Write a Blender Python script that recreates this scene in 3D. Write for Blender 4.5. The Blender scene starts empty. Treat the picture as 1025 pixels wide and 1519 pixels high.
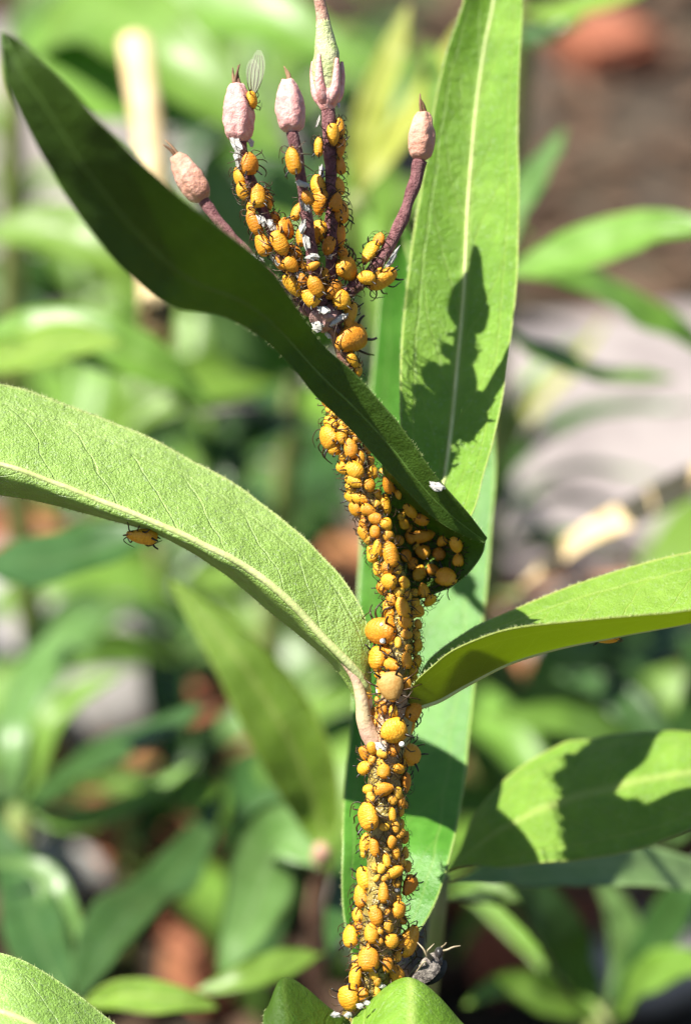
import bpy, bmesh, math, random
from mathutils import Vector, Matrix, noise
from mathutils.bvhtree import BVHTree

# ------------------------------------------------------------------ camera, sky, sun, exposure
# 1 unit = 1 cm. The photograph is a close-up: 1 cm is about 200 photo pixels at the stem.
S = bpy.context.scene
S.unit_settings.system = 'METRIC'
S.unit_settings.scale_length = 0.01
COL = S.collection
PITCH = math.radians(30.0)
DIST = 16.0                                    # camera to stem
PPC = 200.0                                    # photo pixels per cm at the stem
SUBJ_H = 18.0                                  # height of the picture centre above the soil
FWD = Vector((0, math.cos(PITCH), -math.sin(PITCH)))
UP = Vector((0, math.sin(PITCH), math.cos(PITCH)))
RT = Vector((1, 0, 0))
CAM = Vector((0, 0, SUBJ_H)) - FWD * DIST

cd = bpy.data.cameras.new('camera')
cam = bpy.data.objects.new('camera', cd)
COL.objects.link(cam)
cam.location = CAM
cam.rotation_euler = (math.radians(90) - PITCH, 0, 0)
cd.sensor_fit = 'VERTICAL'
cd.sensor_height = 24.0
cd.lens = 12.0 / ((1519 / 2 / PPC) / DIST)
cd.clip_start = 0.1
cd.clip_end = 5000
cd.dof.use_dof = True
cd.dof.focus_distance = DIST - 0.12
cd.dof.aperture_fstop = (cd.lens * 0.001) / 0.40
S.camera = cam

LIGHT = (RT * 0.50 - UP * 0.72 + FWD * 0.486).normalized()
TOSUN = -LIGHT
w = bpy.data.worlds.new('World')
S.world = w
w.use_nodes = True
nt = w.node_tree
bg = nt.nodes['Background']
sky = nt.nodes.new('ShaderNodeTexSky')
sky.sky_type = 'NISHITA'
sky.sun_disc = False
sky.sun_elevation = math.asin(TOSUN.z)
sky.sun_rotation = math.atan2(TOSUN.x, TOSUN.y)
nt.links.new(sky.outputs[0], bg.inputs[0])
bg.inputs[1].default_value = 0.052
sl = bpy.data.lights.new('sun', 'SUN')
sl.energy = 5.0
sl.angle = math.radians(0.53)
sl.color = (1.0, 0.955, 0.87)
sun = bpy.data.objects.new('sun', sl)
COL.objects.link(sun)
sun.rotation_euler = LIGHT.to_track_quat('-Z', 'Y').to_euler()
S.view_settings.view_transform = 'Standard'
S.view_settings.look = 'None'
S.view_settings.exposure = 1.3
S.view_settings.gamma = 1.0
S.cycles.use_denoising = True
S.cycles.max_bounces = 8
S.cycles.transparent_max_bounces = 8

rnd = random.Random(11)


def P(px, py, d=0.0):
    """photo pixel + depth behind the stem (cm) -> world point"""
    z = DIST + d
    return CAM + FWD * z + RT * ((px - 512.5) / PPC * z / DIST) - UP * ((py - 759.5) / PPC * z / DIST)


def ray(px, py):
    return (P(px, py, 0) - CAM).normalized()


def depth_of(p):
    return (p - CAM).dot(FWD) - DIST


def ground_at(px, py, z=0.0):
    r = ray(px, py)
    return CAM + r * ((z - CAM.z) / r.z)


# ------------------------------------------------------------------ materials
def newmat(name):
    m = bpy.data.materials.new(name)
    m.use_nodes = True
    t = m.node_tree
    b = t.nodes['Principled BSDF']
    return m, t, b


def N(t, kind, **kw):
    n = t.nodes.new(kind)
    for k, v in kw.items():
        setattr(n, k, v)
    return n


def math_(t, op, a, b=None, c=None):
    n = t.nodes.new('ShaderNodeMath')
    n.operation = op
    for i, v in enumerate((a, b, c)):
        if v is None:
            continue
        if isinstance(v, (int, float)):
            n.inputs[i].default_value = v
        else:
            t.links.new(v, n.inputs[i])
    return n.outputs[0]


def mixc(t, fac, a, b, blend='MIX'):
    n = t.nodes.new('ShaderNodeMix')
    n.data_type = 'RGBA'
    n.blend_type = blend
    for sock, v in ((n.inputs[0], fac), (n.inputs[6], a), (n.inputs[7], b)):
        if isinstance(v, (int, float)):
            sock.default_value = v
        elif isinstance(v, tuple):
            sock.default_value = v if len(v) == 4 else (*v, 1)
        else:
            t.links.new(v, sock)
    return n.outputs[2]


def smooth(t, v, a, b):
    n = t.nodes.new('ShaderNodeMapRange')
    n.interpolation_type = 'SMOOTHSTEP'
    t.links.new(v, n.inputs[0])
    n.inputs[1].default_value = a
    n.inputs[2].default_value = b
    return n.outputs[0]


def noise_(t, vec, scale, detail=3, rough=0.55):
    n = t.nodes.new('ShaderNodeTexNoise')
    n.inputs['Scale'].default_value = scale
    n.inputs['Detail'].default_value = detail
    n.inputs['Roughness'].default_value = rough
    if vec is not None:
        t.links.new(vec, n.inputs['Vector'])
    return n


def leaf_mat(name, base, alt, veincol, trans, tfac=0.38, nveins=11, rough=0.42, fine=True, bump=0.5, spec=0.4, fleck=0.0, vc=0.2):
    m, t, b = newmat(name)
    tc = N(t, 'ShaderNodeTexCoord')
    sx = N(t, 'ShaderNodeSeparateXYZ')
    t.links.new(tc.outputs['UV'], sx.inputs[0])
    obj = tc.outputs['Object']
    n1 = noise_(t, obj, 1.6, 4)
    n2 = noise_(t, obj, 9.0, 3)
    col = mixc(t, smooth(t, n1.outputs[0], 0.35, 0.68), base, alt)
    dk = smooth(t, n2.outputs[0], 0.3, 0.7)
    col = mixc(t, math_(t, 'MULTIPLY', math_(t, 'SUBTRACT', 1.0, dk), 0.35), col, tuple(c * 0.62 for c in base))
    # veins: side veins leave the midrib and sweep towards the tip
    s = math_(t, 'ABSOLUTE', math_(t, 'SUBTRACT', math_(t, 'MULTIPLY', sx.outputs[0], 2.0), 1.0))
    wob = noise_(t, obj, 2.2, 2)
    ww = math_(t, 'MULTIPLY', sx.outputs[1], float(nveins))
    ww = math_(t, 'SUBTRACT', ww, math_(t, 'MULTIPLY', s, 1.25))
    ww = math_(t, 'SUBTRACT', ww, math_(t, 'MULTIPLY', math_(t, 'MULTIPLY', s, s), 0.7))
    ww = math_(t, 'ADD', ww, math_(t, 'MULTIPLY', wob.outputs[0], 0.6))
    side = math_(t, 'SUBTRACT', sx.outputs[0], 0.5)
    ww = math_(t, 'ADD', ww, math_(t, 'MULTIPLY', math_(t, 'GREATER_THAN', side, 0.0), 0.43))
    fr = math_(t, 'ABSOLUTE', math_(t, 'SUBTRACT', math_(t, 'FRACT', ww), 0.5))
    vein = math_(t, 'SUBTRACT', 1.0, smooth(t, fr, 0.008, 0.030))
    inner = math_(t, 'SUBTRACT', 1.0, smooth(t, s, 0.66, 0.80))
    vein = math_(t, 'MULTIPLY', vein, inner)
    # the vein that runs along the margin
    mg = math_(t, 'ABSOLUTE', math_(t, 'SUBTRACT', math_(t, 'ADD', s, math_(t, 'MULTIPLY', wob.outputs[0], 0.16)), 0.83))
    vein = math_(t, 'MAXIMUM', vein, math_(t, 'MULTIPLY', math_(t, 'SUBTRACT', 1.0, smooth(t, mg, 0.010, 0.028)), 0.8))
    # net of fine veins
    vor = N(t, 'ShaderNodeTexVoronoi', feature='DISTANCE_TO_EDGE')
    vor.inputs['Scale'].default_value = 5.5
    t.links.new(obj, vor.inputs['Vector'])
    net = math_(t, 'SUBTRACT', 1.0, smooth(t, vor.outputs[0], 0.01, 0.05))
    allv = math_(t, 'MAXIMUM', vein, math_(t, 'MULTIPLY', net, 0.16))
    rib = math_(t, 'SUBTRACT', 1.0, smooth(t, s, 0.0, 0.13))
    allc = math_(t, 'MAXIMUM', math_(t, 'MULTIPLY', allv, vc), math_(t, 'MULTIPLY', rib, 0.4))
    col = mixc(t, allc, col, veincol)
    rim = smooth(t, s, 0.955, 0.995)
    col = mixc(t, math_(t, 'MULTIPLY', rim, 0.7), col, veincol)
    if fleck:
        nf = noise_(t, obj, 34.0, 2)
        col = mixc(t, math_(t, 'MULTIPLY', smooth(t, nf.outputs[0], 0.56, 0.72), fleck), col, (0.5, 0.58, 0.42))  # pale flecks: leaf hairs and their whitish sheen, put into the colour
    oi = N(t, 'ShaderNodeObjectInfo')
    hsv = N(t, 'ShaderNodeHueSaturation')
    t.links.new(col, hsv.inputs['Color'])
    t.links.new(math_(t, 'ADD', math_(t, 'MULTIPLY', oi.outputs['Random'], 0.016), 0.492), hsv.inputs['Hue'])
    t.links.new(math_(t, 'ADD', math_(t, 'MULTIPLY', oi.outputs['Random'], 0.2), 0.9), hsv.inputs['Value'])
    col = hsv.outputs[0]
    t.links.new(col, b.inputs['Base Color'])
    b.inputs['Specular IOR Level'].default_value = spec
    rn = noise_(t, obj, 60.0, 2)
    t.links.new(math_(t, 'ADD', math_(t, 'MULTIPLY', rn.outputs[0], 0.3), rough - 0.15), b.inputs['Roughness'])
    if fine:
        f1 = noise_(t, obj, 62.0, 3, 0.6)
        f2 = noise_(t, obj, 12.0, 2)
        h = math_(t, 'ADD', math_(t, 'MULTIPLY', f1.outputs[0], 0.5), math_(t, 'MULTIPLY', f2.outputs[0], 0.6))
        h = math_(t, 'SUBTRACT', h, math_(t, 'MULTIPLY', allv, 0.22))
        bp = N(t, 'ShaderNodeBump')
        bp.inputs['Strength'].default_value = bump
        bp.inputs['Distance'].default_value = 0.06
        t.links.new(h, bp.inputs['Height'])
        t.links.new(bp.outputs[0], b.inputs['Normal'])
    tr = N(t, 'ShaderNodeBsdfTranslucent')
    tcol = mixc(t, allc, trans, tuple(min(1, c * 1.25) for c in trans))
    t.links.new(tcol, tr.inputs['Color'])
    mx = N(t, 'ShaderNodeMixShader')
    mx.inputs[0].default_value = tfac
    t.links.new(b.outputs[0], mx.inputs[1])
    t.links.new(tr.outputs[0], mx.inputs[2])
    t.links.new(mx.outputs[0], t.nodes['Material Output'].inputs[0])
    return m


def simple_mat(name, c1, c2, scale=6.0, rough=0.5, bump=0.0, bscale=None, spec=0.4, sss=0.0, rand=0.0, dist=0.03):
    m, t, b = newmat(name)
    tc = N(t, 'ShaderNodeTexCoord')
    n1 = noise_(t, tc.outputs['Object'], scale, 4)
    col = mixc(t, smooth(t, n1.outputs[0], 0.35, 0.65), c1, c2)
    if rand:
        oi = N(t, 'ShaderNodeObjectInfo')
        hsv = N(t, 'ShaderNodeHueSaturation')
        t.links.new(col, hsv.inputs['Color'])
        t.links.new(math_(t, 'ADD', math_(t, 'MULTIPLY', oi.outputs['Random'], rand * 0.12), 0.5 - rand * 0.06), hsv.inputs['Hue'])
        t.links.new(math_(t, 'ADD', math_(t, 'MULTIPLY', oi.outputs['Random'], rand), 1.0 - rand * 0.5), hsv.inputs['Value'])
        col = hsv.outputs[0]
    t.links.new(col, b.inputs['Base Color'])
    b.inputs['Roughness'].default_value = rough
    b.inputs['Specular IOR Level'].default_value = spec
    if sss:
        b.inputs['Subsurface Weight'].default_value = sss
        b.inputs['Subsurface Radius'].default_value = (1.0, 0.5, 0.1)
        b.inputs['Subsurface Scale'].default_value = 0.03
    if bump:
        n2 = noise_(t, tc.outputs['Object'], bscale or scale * 4, 4, 0.6)
        bp = N(t, 'ShaderNodeBump')
        bp.inputs['Strength'].default_value = bump
        bp.inputs['Distance'].default_value = dist
        t.links.new(n2.outputs[0], bp.inputs['Height'])
        t.links.new(bp.outputs[0], b.inputs['Normal'])
    return m


VEIN = (0.42, 0.52, 0.16)
M = {}
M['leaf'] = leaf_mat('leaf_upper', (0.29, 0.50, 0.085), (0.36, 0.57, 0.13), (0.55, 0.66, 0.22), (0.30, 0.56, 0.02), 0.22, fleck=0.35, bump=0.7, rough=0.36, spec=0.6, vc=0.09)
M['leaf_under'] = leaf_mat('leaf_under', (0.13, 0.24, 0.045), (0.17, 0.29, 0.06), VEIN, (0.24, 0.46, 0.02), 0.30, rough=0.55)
M['leaf_bright'] = leaf_mat('leaf_bright', (0.17, 0.33, 0.025), (0.22, 0.39, 0.04), (0.50, 0.56, 0.16), (0.32, 0.54, 0.02), 0.28, nveins=9, fleck=0.18, bump=0.6)
M['leaf_dark'] = leaf_mat('leaf_dark_shade', (0.055, 0.12, 0.010), (0.075, 0.15, 0.015), (0.14, 0.22, 0.04), (0.16, 0.27, 0.001), 0.40, rough=0.42)  # darker greens put the drooping leaf's shade into its colour
M['leaf_gloss'] = leaf_mat('leaf_glossy', (0.07, 0.24, 0.02), (0.12, 0.33, 0.04), VEIN, (0.2, 0.5, 0.02), 0.34, rough=0.36, bump=0.30, spec=0.5)
M['bg_leaf'] = leaf_mat('leaf_fresh', (0.15, 0.28, 0.035), (0.20, 0.36, 0.06), (0.3, 0.42, 0.12), (0.22, 0.46, 0.03), 0.38, fine=False, rough=0.4)
M['bg_blue'] = leaf_mat('leaf_bluish', (0.11, 0.22, 0.05), (0.17, 0.30, 0.09), (0.25, 0.36, 0.16), (0.16, 0.38, 0.06), 0.32, fine=False, rough=0.35)
M['bg_pale'] = leaf_mat('leaf_pale', (0.20, 0.34, 0.11), (0.26, 0.40, 0.16), (0.34, 0.46, 0.2), (0.26, 0.45, 0.06), 0.3, fine=False, rough=0.4)
M['bg_yellow'] = leaf_mat('leaf_yellowing', (0.32, 0.36, 0.05), (0.40, 0.42, 0.08), (0.5, 0.5, 0.2), (0.5, 0.5, 0.05), 0.35, fine=False)
M['bg_dark'] = leaf_mat('leaf_dark_green', (0.035, 0.09, 0.018), (0.05, 0.12, 0.03), (0.1, 0.16, 0.05), (0.05, 0.14, 0.01), 0.25, fine=False, rough=0.35)  # darkest green; for shaded blades the shade is part of this colour
M['leaf_fold'] = leaf_mat('leaf_yellow_green', (0.26, 0.33, 0.03), (0.32, 0.37, 0.05), VEIN, (0.80, 0.74, 0.02), 0.6, rough=0.5)
M['straw'] = simple_mat('dry_straw', (0.55, 0.40, 0.20), (0.66, 0.52, 0.29), 3.0, 0.7)
M['midrib'] = simple_mat('pale_midrib', (0.42, 0.50, 0.17), (0.52, 0.58, 0.24), 5.0, 0.45, 0.3, 30)
M['hair'] = simple_mat('leaf_hair', (0.34, 0.40, 0.16), (0.46, 0.50, 0.24), 2.0, 0.5)
M['bg_stem'] = simple_mat('green_stem', (0.16, 0.22, 0.05), (0.24, 0.25, 0.09), 2.0, 0.5)
M['stalk'] = simple_mat('purple_stalk', (0.14, 0.045, 0.05), (0.27, 0.12, 0.12), 22.0, 0.6, 0.9, 70)
M['bud'] = simple_mat('pink_bud', (0.60, 0.27, 0.25), (0.70, 0.42, 0.38), 16.0, 0.6, 0.55, 34, sss=0.15)
M['bud_tan'] = simple_mat('tan_pink_bud', (0.52, 0.26, 0.18), (0.62, 0.36, 0.27), 7.0, 0.6, 0.55, 34, sss=0.15)
M['pod'] = simple_mat('green_pod', (0.36, 0.44, 0.16), (0.50, 0.52, 0.28), 12.0, 0.6, 0.8, 36)
M['podtip'] = simple_mat('pod_tip', (0.33, 0.15, 0.11), (0.45, 0.32, 0.22), 12.0, 0.6, 0.6, 36)
M['withered'] = simple_mat('withered', (0.12, 0.06, 0.03), (0.24, 0.14, 0.07), 10.0, 0.7)
M['skin'] = simple_mat('shed_skin', (0.42, 0.40, 0.36), (0.62, 0.60, 0.56), 30.0, 0.45, 0.4, 60)
M['black'] = simple_mat('aphid_black', (0.010, 0.008, 0.006), (0.02, 0.015, 0.01), 8.0, 0.35)
M['legs'] = simple_mat('aphid_leg', (0.030, 0.016, 0.006), (0.06, 0.03, 0.01), 8.0, 0.4)
M['mummy'] = simple_mat('tan_mummy', (0.42, 0.22, 0.05), (0.52, 0.31, 0.09), 14.0, 0.45, 0.3, 40)


def aphid_mat(name, c1, c2):
    m, t, b = newmat(name)
    tc = N(t, 'ShaderNodeTexCoord')
    oi = N(t, 'ShaderNodeObjectInfo')
    n1 = noise_(t, tc.outputs['Object'], 3.5, 3)
    off = N(t, 'ShaderNodeVectorMath', operation='ADD')
    t.links.new(tc.outputs['Object'], off.inputs[0])
    t.links.new(oi.outputs['Random'], off.inputs[1])
    t.links.new(off.outputs[0], n1.inputs['Vector'])
    col = mixc(t, smooth(t, n1.outputs[0], 0.3, 0.7), c1, c2)
    hsv = N(t, 'ShaderNodeHueSaturation')
    t.links.new(col, hsv.inputs['Color'])
    t.links.new(math_(t, 'ADD', math_(t, 'MULTIPLY', oi.outputs['Random'], 0.022), 0.488), hsv.inputs['Hue'])
    t.links.new(math_(t, 'ADD', math_(t, 'MULTIPLY', oi.outputs['Random'], 0.25), 0.85), hsv.inputs['Value'])
    t.links.new(hsv.outputs[0], b.inputs['Base Color'])
    b.inputs['Roughness'].default_value = 0.38
    b.inputs['Specular IOR Level'].default_value = 0.35
    b.inputs['Subsurface Weight'].default_value = 0.25
    b.inputs['Subsurface Radius'].default_value = (1.0, 0.45, 0.05)
    b.inputs['Subsurface Scale'].default_value = 0.025
    n2 = noise_(t, tc.outputs['Object'], 16.0, 3)
    sx = N(t, 'ShaderNodeSeparateXYZ')
    t.links.new(tc.outputs['Object'], sx.inputs[0])
    y2 = math_(t, 'MULTIPLY', math_(t, 'MULTIPLY', sx.outputs[1], sx.outputs[1]), 0.9)
    ph = math_(t, 'FRACT', math_(t, 'MULTIPLY', math_(t, 'ADD', sx.outputs[0], y2), 8.0))
    groove = math_(t, 'SUBTRACT', 1.0, smooth(t, math_(t, 'ABSOLUTE', math_(t, 'SUBTRACT', ph, 0.5)), 0.02, 0.16))
    dark = mixc(t, math_(t, 'MULTIPLY', groove, 0.16), hsv.outputs[0], (0.34, 0.10, 0.004))
    t.links.new(dark, b.inputs['Base Color'])
    bp = N(t, 'ShaderNodeBump')
    bp.inputs['Strength'].default_value = 0.35
    bp.inputs['Distance'].default_value = 0.03
    t.links.new(math_(t, 'SUBTRACT', n2.outputs[0], math_(t, 'MULTIPLY', groove, 0.3)), bp.inputs['Height'])
    t.links.new(bp.outputs[0], b.inputs['Normal'])
    return m


M['aphid'] = aphid_mat('aphid_orange', (0.64, 0.275, 0.014), (0.70, 0.335, 0.028))
M['nymph'] = aphid_mat('aphid_yellow', (0.66, 0.33, 0.022), (0.68, 0.38, 0.05))


def stem_material():
    m, t, b = newmat('sticky_stem')
    tc = N(t, 'ShaderNodeTexCoord')
    n1 = noise_(t, tc.outputs['Object'], 5.0, 4)
    n2 = noise_(t, tc.outputs['Object'], 30.0, 3)
    col = mixc(t, smooth(t, n1.outputs[0], 0.35, 0.65), (0.20, 0.15, 0.03), (0.36, 0.27, 0.06))
    at = N(t, 'ShaderNodeAttribute', attribute_name='along')
    col = mixc(t, smooth(t, at.outputs['Fac'], 0.80, 0.98), col, (0.17, 0.065, 0.055))
    node = math_(t, 'SUBTRACT', 1.0, smooth(t, math_(t, 'ABSOLUTE', math_(t, 'SUBTRACT', at.outputs['Fac'], 0.5)), 0.02, 0.06))
    col = mixc(t, math_(t, 'MULTIPLY', node, 0.75), col, (0.46, 0.27, 0.18))
    col = mixc(t, math_(t, 'MULTIPLY', smooth(t, n2.outputs[0], 0.56, 0.68), 0.4), col, (0.5, 0.42, 0.25))
    t.links.new(col, b.inputs['Base Color'])
    b.inputs['Roughness'].default_value = 0.28
    b.inputs['Specular IOR Level'].default_value = 0.6
    bp = N(t, 'ShaderNodeBump')
    bp.inputs['Strength'].default_value = 0.8
    bp.inputs['Distance'].default_value = 0.03
    t.links.new(n2.outputs[0], bp.inputs['Height'])
    t.links.new(bp.outputs[0], b.inputs['Normal'])
    return m


M['stem'] = stem_material()


# ------------------------------------------------------------------ mesh helpers
def link(name, me, parent=None, mat=None):
    o = bpy.data.objects.new(name, me)
    COL.objects.link(o)
    if mat is not None and me is not None and not me.materials:
        for mm in (mat if isinstance(mat, (list, tuple)) else [mat]):
            me.materials.append(mm)
    if parent is not None:
        o.parent = parent
    return o


def tag(o, label=None, cat=None, group=None, kind=None):
    if label:
        o['label'] = label
    if cat:
        o['category'] = cat
    if group:
        o['group'] = group
    if kind:
        o['kind'] = kind
    return o


def empty(name, loc=(0, 0, 0)):
    o = bpy.data.objects.new(name, None)
    o.empty_display_size = 0.1
    COL.objects.link(o)
    o.location = loc
    return o


def mesh_from(name, vs, fs, smooth_=True):
    me = bpy.data.meshes.new(name)
    me.from_pydata([tuple(v) for v in vs], [], fs)
    if smooth_:
        me.polygons.foreach_set('use_smooth', [True] * len(me.polygons))
    me.update()
    return me


def cr(pts, x):
    """Catmull-Rom through pts, x in 0..1"""
    n = len(pts) - 1
    f = min(max(x, 0.0), 1.0) * n
    i = min(int(f), n - 1)
    t = f - i
    p1, p2 = pts[i], pts[i + 1]
    p0 = pts[i - 1] if i > 0 else p1 * 2 - p2
    p3 = pts[i + 2] if i + 2 <= n else p2 * 2 - p1
    return 0.5 * ((2 * p1) + (p2 - p0) * t + (2 * p0 - 5 * p1 + 4 * p2 - p3) * t * t + (3 * p1 - p0 - 3 * p2 + p3) * t * t * t)


def resample(pts, n):
    """n points spread evenly by length on the smooth curve through pts"""
    k = max(60, 12 * len(pts))
    fine = [cr(pts, i / k) for i in range(k + 1)]
    acc = [0.0]
    for a, b in zip(fine, fine[1:]):
        acc.append(acc[-1] + (b - a).length)
    out, j = [], 0
    for i in range(n):
        s = acc[-1] * i / (n - 1)
        while j < k - 1 and acc[j + 1] < s:
            j += 1
        d = acc[j + 1] - acc[j]
        out.append(fine[j].lerp(fine[j + 1], 0 if d < 1e-9 else (s - acc[j]) / d))
    return out


def tube_mesh(name, pts, radii, seg=10, n=None, caps=True, smooth_=True, bumpy=0.0, along=False):
    n = n or len(pts)
    path = resample(pts, n) if n != len(pts) else pts
    rr = [cr([Vector((r, 0, 0)) for r in radii], i / (n - 1)).x for i in range(n)]
    vs, fs = [], []
    tan = (path[1] - path[0]).normalized()
    ref = Vector((0, 0, 1)) if abs(tan.z) < 0.9 else Vector((1, 0, 0))
    nx = tan.cross(ref).normalized()
    for i, p in enumerate(path):
        t2 = (path[min(i + 1, n - 1)] - path[max(i - 1, 0)]).normalized()
        nx = (nx - t2 * nx.dot(t2)).normalized()
        ny = t2.cross(nx)
        for k in range(seg):
            a = 2 * math.pi * k / seg
            d = nx * math.cos(a) + ny * math.sin(a)
            r = rr[i]
            if bumpy:
                r *= 1 + bumpy * noise.noise((p + d * r) * 9.0)
            vs.append(p + d * max(r, 1e-4))
    for i in range(n - 1):
        for k in range(seg):
            a, b = i * seg + k, i * seg + (k + 1) % seg
            fs.append((a, b, b + seg, a + seg))
    if caps:
        fs.append(tuple(range(seg))[::-1])
        fs.append(tuple((n - 1) * seg + k for k in range(seg)))
    me = mesh_from(name, vs, fs, smooth_)
    if along:
        at = me.attributes.new('along', 'FLOAT', 'POINT')
        at.data.foreach_set('value', [i / (n - 1) for i in range(n) for k in range(seg)])
    return me


def loft_leaf(name, lines, um, mat_up, mat_dn, parent, nu=25, nv=90, thick=0.018, ripple=0.012, flip=False,
              midrib=None, hairs=0, rs=0, crease=False, under_from=2.0):
    """leaf blade through 3 or more lengthwise lines of world points; u runs across, v from base to tip.
    um: index of the line that carries the midrib."""
    K = len(lines)
    rl = [resample(l, nv) for l in lines]
    grid = []
    for j in range(nv):
        sec = [rl[k][j] for k in range(K)]
        row = []
        # u is laid out so that the midrib is always at 0.5
        for i in range(nu):
            u = i / (nu - 1)
            x = (u / 0.5) * um / (K - 1) if u <= 0.5 else (um + (u - 0.5) / 0.5 * (K - 1 - um)) / (K - 1)
            if crease:
                q = min(x * (K - 1), K - 1 - 1e-6)
                lin = sec[int(q)].lerp(sec[int(q) + 1], q - int(q))
                row.append(cr(sec, x).lerp(lin, 0.8))
            else:
                row.append(cr(sec, x))
        grid.append(row)
    # normals and ripple
    nor = [[None] * nu for _ in range(nv)]
    for j in range(nv):
        for i in range(nu):
            du = grid[j][min(i + 1, nu - 1)] - grid[j][max(i - 1, 0)]
            dv = grid[min(j + 1, nv - 1)][i] - grid[max(j - 1, 0)][i]
            nn = du.cross(dv)
            nor[j][i] = nn.normalized() if nn.length > 1e-9 else Vector((0, 0, 1))
            if flip:
                nor[j][i] = -nor[j][i]
    off = Vector((rs * 3.1, rs * 1.7, rs))
    for j in range(nv):
        e = min(1.0, 6 * j / nv, 6 * (nv - 1 - j) / nv)
        for i in range(nu):
            u = abs(2 * i / (nu - 1) - 1)
            p = grid[j][i]
            r = noise.noise(p * 1.3 + off) * ripple * 1.6 * (0.2 + u) + noise.noise(p * 4.0 + off) * ripple * 0.8
            grid[j][i] = p + nor[j][i] * r * e
    vs, fs, mi = [], [], []
    for j in range(nv):
        for i in range(nu):
            vs.append(grid[j][i])
    nb = len(vs)
    for j in range(nv):
        for i in range(nu):
            u = abs(2 * i / (nu - 1) - 1)
            vs.append(grid[j][i] - nor[j][i] * thick * (1.0 - 0.55 * u ** 3))
    for j in range(nv - 1):
        for i in range(nu - 1):
            a = j * nu + i
            q = (a, a + 1, a + nu + 1, a + nu)
            r = (nb + a, nb + a + nu, nb + a + nu + 1, nb + a + 1)
            if flip:
                q, r = q[::-1], r[::-1]
            fs += [q, r]
            mi += [1 if (i + 0.5) / (nu - 1) > under_from else 0, 1]
    def seam(ids):
        for a, b in zip(ids, ids[1:]):
            fs.append((a, b, nb + b, nb + a))
            mi.append(0)
    seam([j * nu for j in range(nv)])
    seam([j * nu + nu - 1 for j in range(nv)])
    seam(list(range(nu)))
    seam([(nv - 1) * nu + i for i in range(nu)])
    me = mesh_from(name, vs, fs)
    uv = me.uv_layers.new(name='UVMap')
    vi = [0] * len(me.loops)
    me.loops.foreach_get('vertex_index', vi)
    buf = []
    for k in vi:
        k %= nb
        buf += [(k % nu) / (nu - 1), (k // nu) / (nv - 1)]
    uv.data.foreach_set('uv', buf)
    me.materials.append(mat_up)
    me.materials.append(mat_dn)
    me.polygons.foreach_set('material_index', mi)
    o = link(name, me, parent)
    im = (nu - 1) // 2
    if midrib:
        side = midrib[2] if len(midrib) > 2 else 1
        pts = [grid[j][im] - nor[j][im] * (thick * 0.5 if side > 0 else thick * 0.6) for j in range(0, nv, 2)]
        r0, r1 = midrib[0], midrib[1]
        n = len(pts)
        link('midrib', tube_mesh('midrib', pts, [r0 + (r1 - r0) * i / (n - 1) for i in range(n)], 8), o, M['midrib'])
    if hairs:
        hv, hf = [], []
        R = random.Random(rs + 5)
        for e in (0, nu - 1):
            inn = 1 if e == 0 else nu - 2
            for q in range(int(hairs * 0.45)):
                f = R.random() * (nv - 2)
                j = int(f)
                p = grid[j][e].lerp(grid[j + 1][e], f - j)
                out = (grid[j][e] - grid[j][inn]).normalized()
                d = (out + nor[j][e] * R.uniform(-0.3, 0.9) + (grid[j + 1][e] - grid[j][e]).normalized() * R.uniform(-0.2, 0.8)).normalized()
                ln = R.uniform(0.010, 0.032)
                sx = d.orthogonal().normalized() * 0.0022
                sy = d.cross(sx)
                b0 = len(hv)
                hv += [p - d * 0.006 + sx, p - d * 0.006 - sx * 0.5 + sy * 0.87, p - d * 0.006 - sx * 0.5 - sy * 0.87, p + d * ln]
                hf += [(b0, b0 + 1, b0 + 3), (b0 + 1, b0 + 2, b0 + 3), (b0 + 2, b0, b0 + 3)]
        h = link('margin_hair', mesh_from('margin_hair', hv, hf), o, M['hair'])
        h['kind'] = 'stuff'
    return o


def px_line(pts):
    return [P(*p) for p in pts]


def swept_leaf(name, centre, width, mat, parent, face=0.6, fold=0.22, nu=9, nv=26, peak=0.45, twist=0.0, facing=None):
    """lanceolate leaf along a world centre line from base to tip; the upper side looks towards `facing`"""
    pts = resample(centre, nv)
    f = facing or (-FWD * face + Vector((0, 0, 1)) * (1 - face) + TOSUN * 0.45).normalized()
    L, Mi, R_ = [], [], []
    for j, p in enumerate(pts):
        t = (pts[min(j + 1, nv - 1)] - pts[max(j - 1, 0)]).normalized()
        s = t.cross(f)
        s = s.normalized() if s.length > 0.05 else t.orthogonal().normalized()
        x = j / (nv - 1)
        if twist:
            s = Matrix.Rotation(twist * x, 3, t) @ s
        up = s.cross(t)
        a = x / peak if x < peak else (1 - x) / (1 - peak)
        hw = width * (0.05 + 0.95 * math.sin(a * math.pi / 2) ** 0.9)
        if x < 0.12:
            hw *= 0.2 + 6.6 * x
        if j == nv - 1:
            hw = width * 0.02
        L.append(p - s * hw + up * hw * fold)
        Mi.append(p)
        R_.append(p + s * hw + up * hw * fold)
    return loft_leaf(name, [L, Mi, R_], 1, mat, mat, parent, nu=nu, nv=nv, thick=0.03, ripple=0.05, rs=rnd.randint(0, 99))


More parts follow.
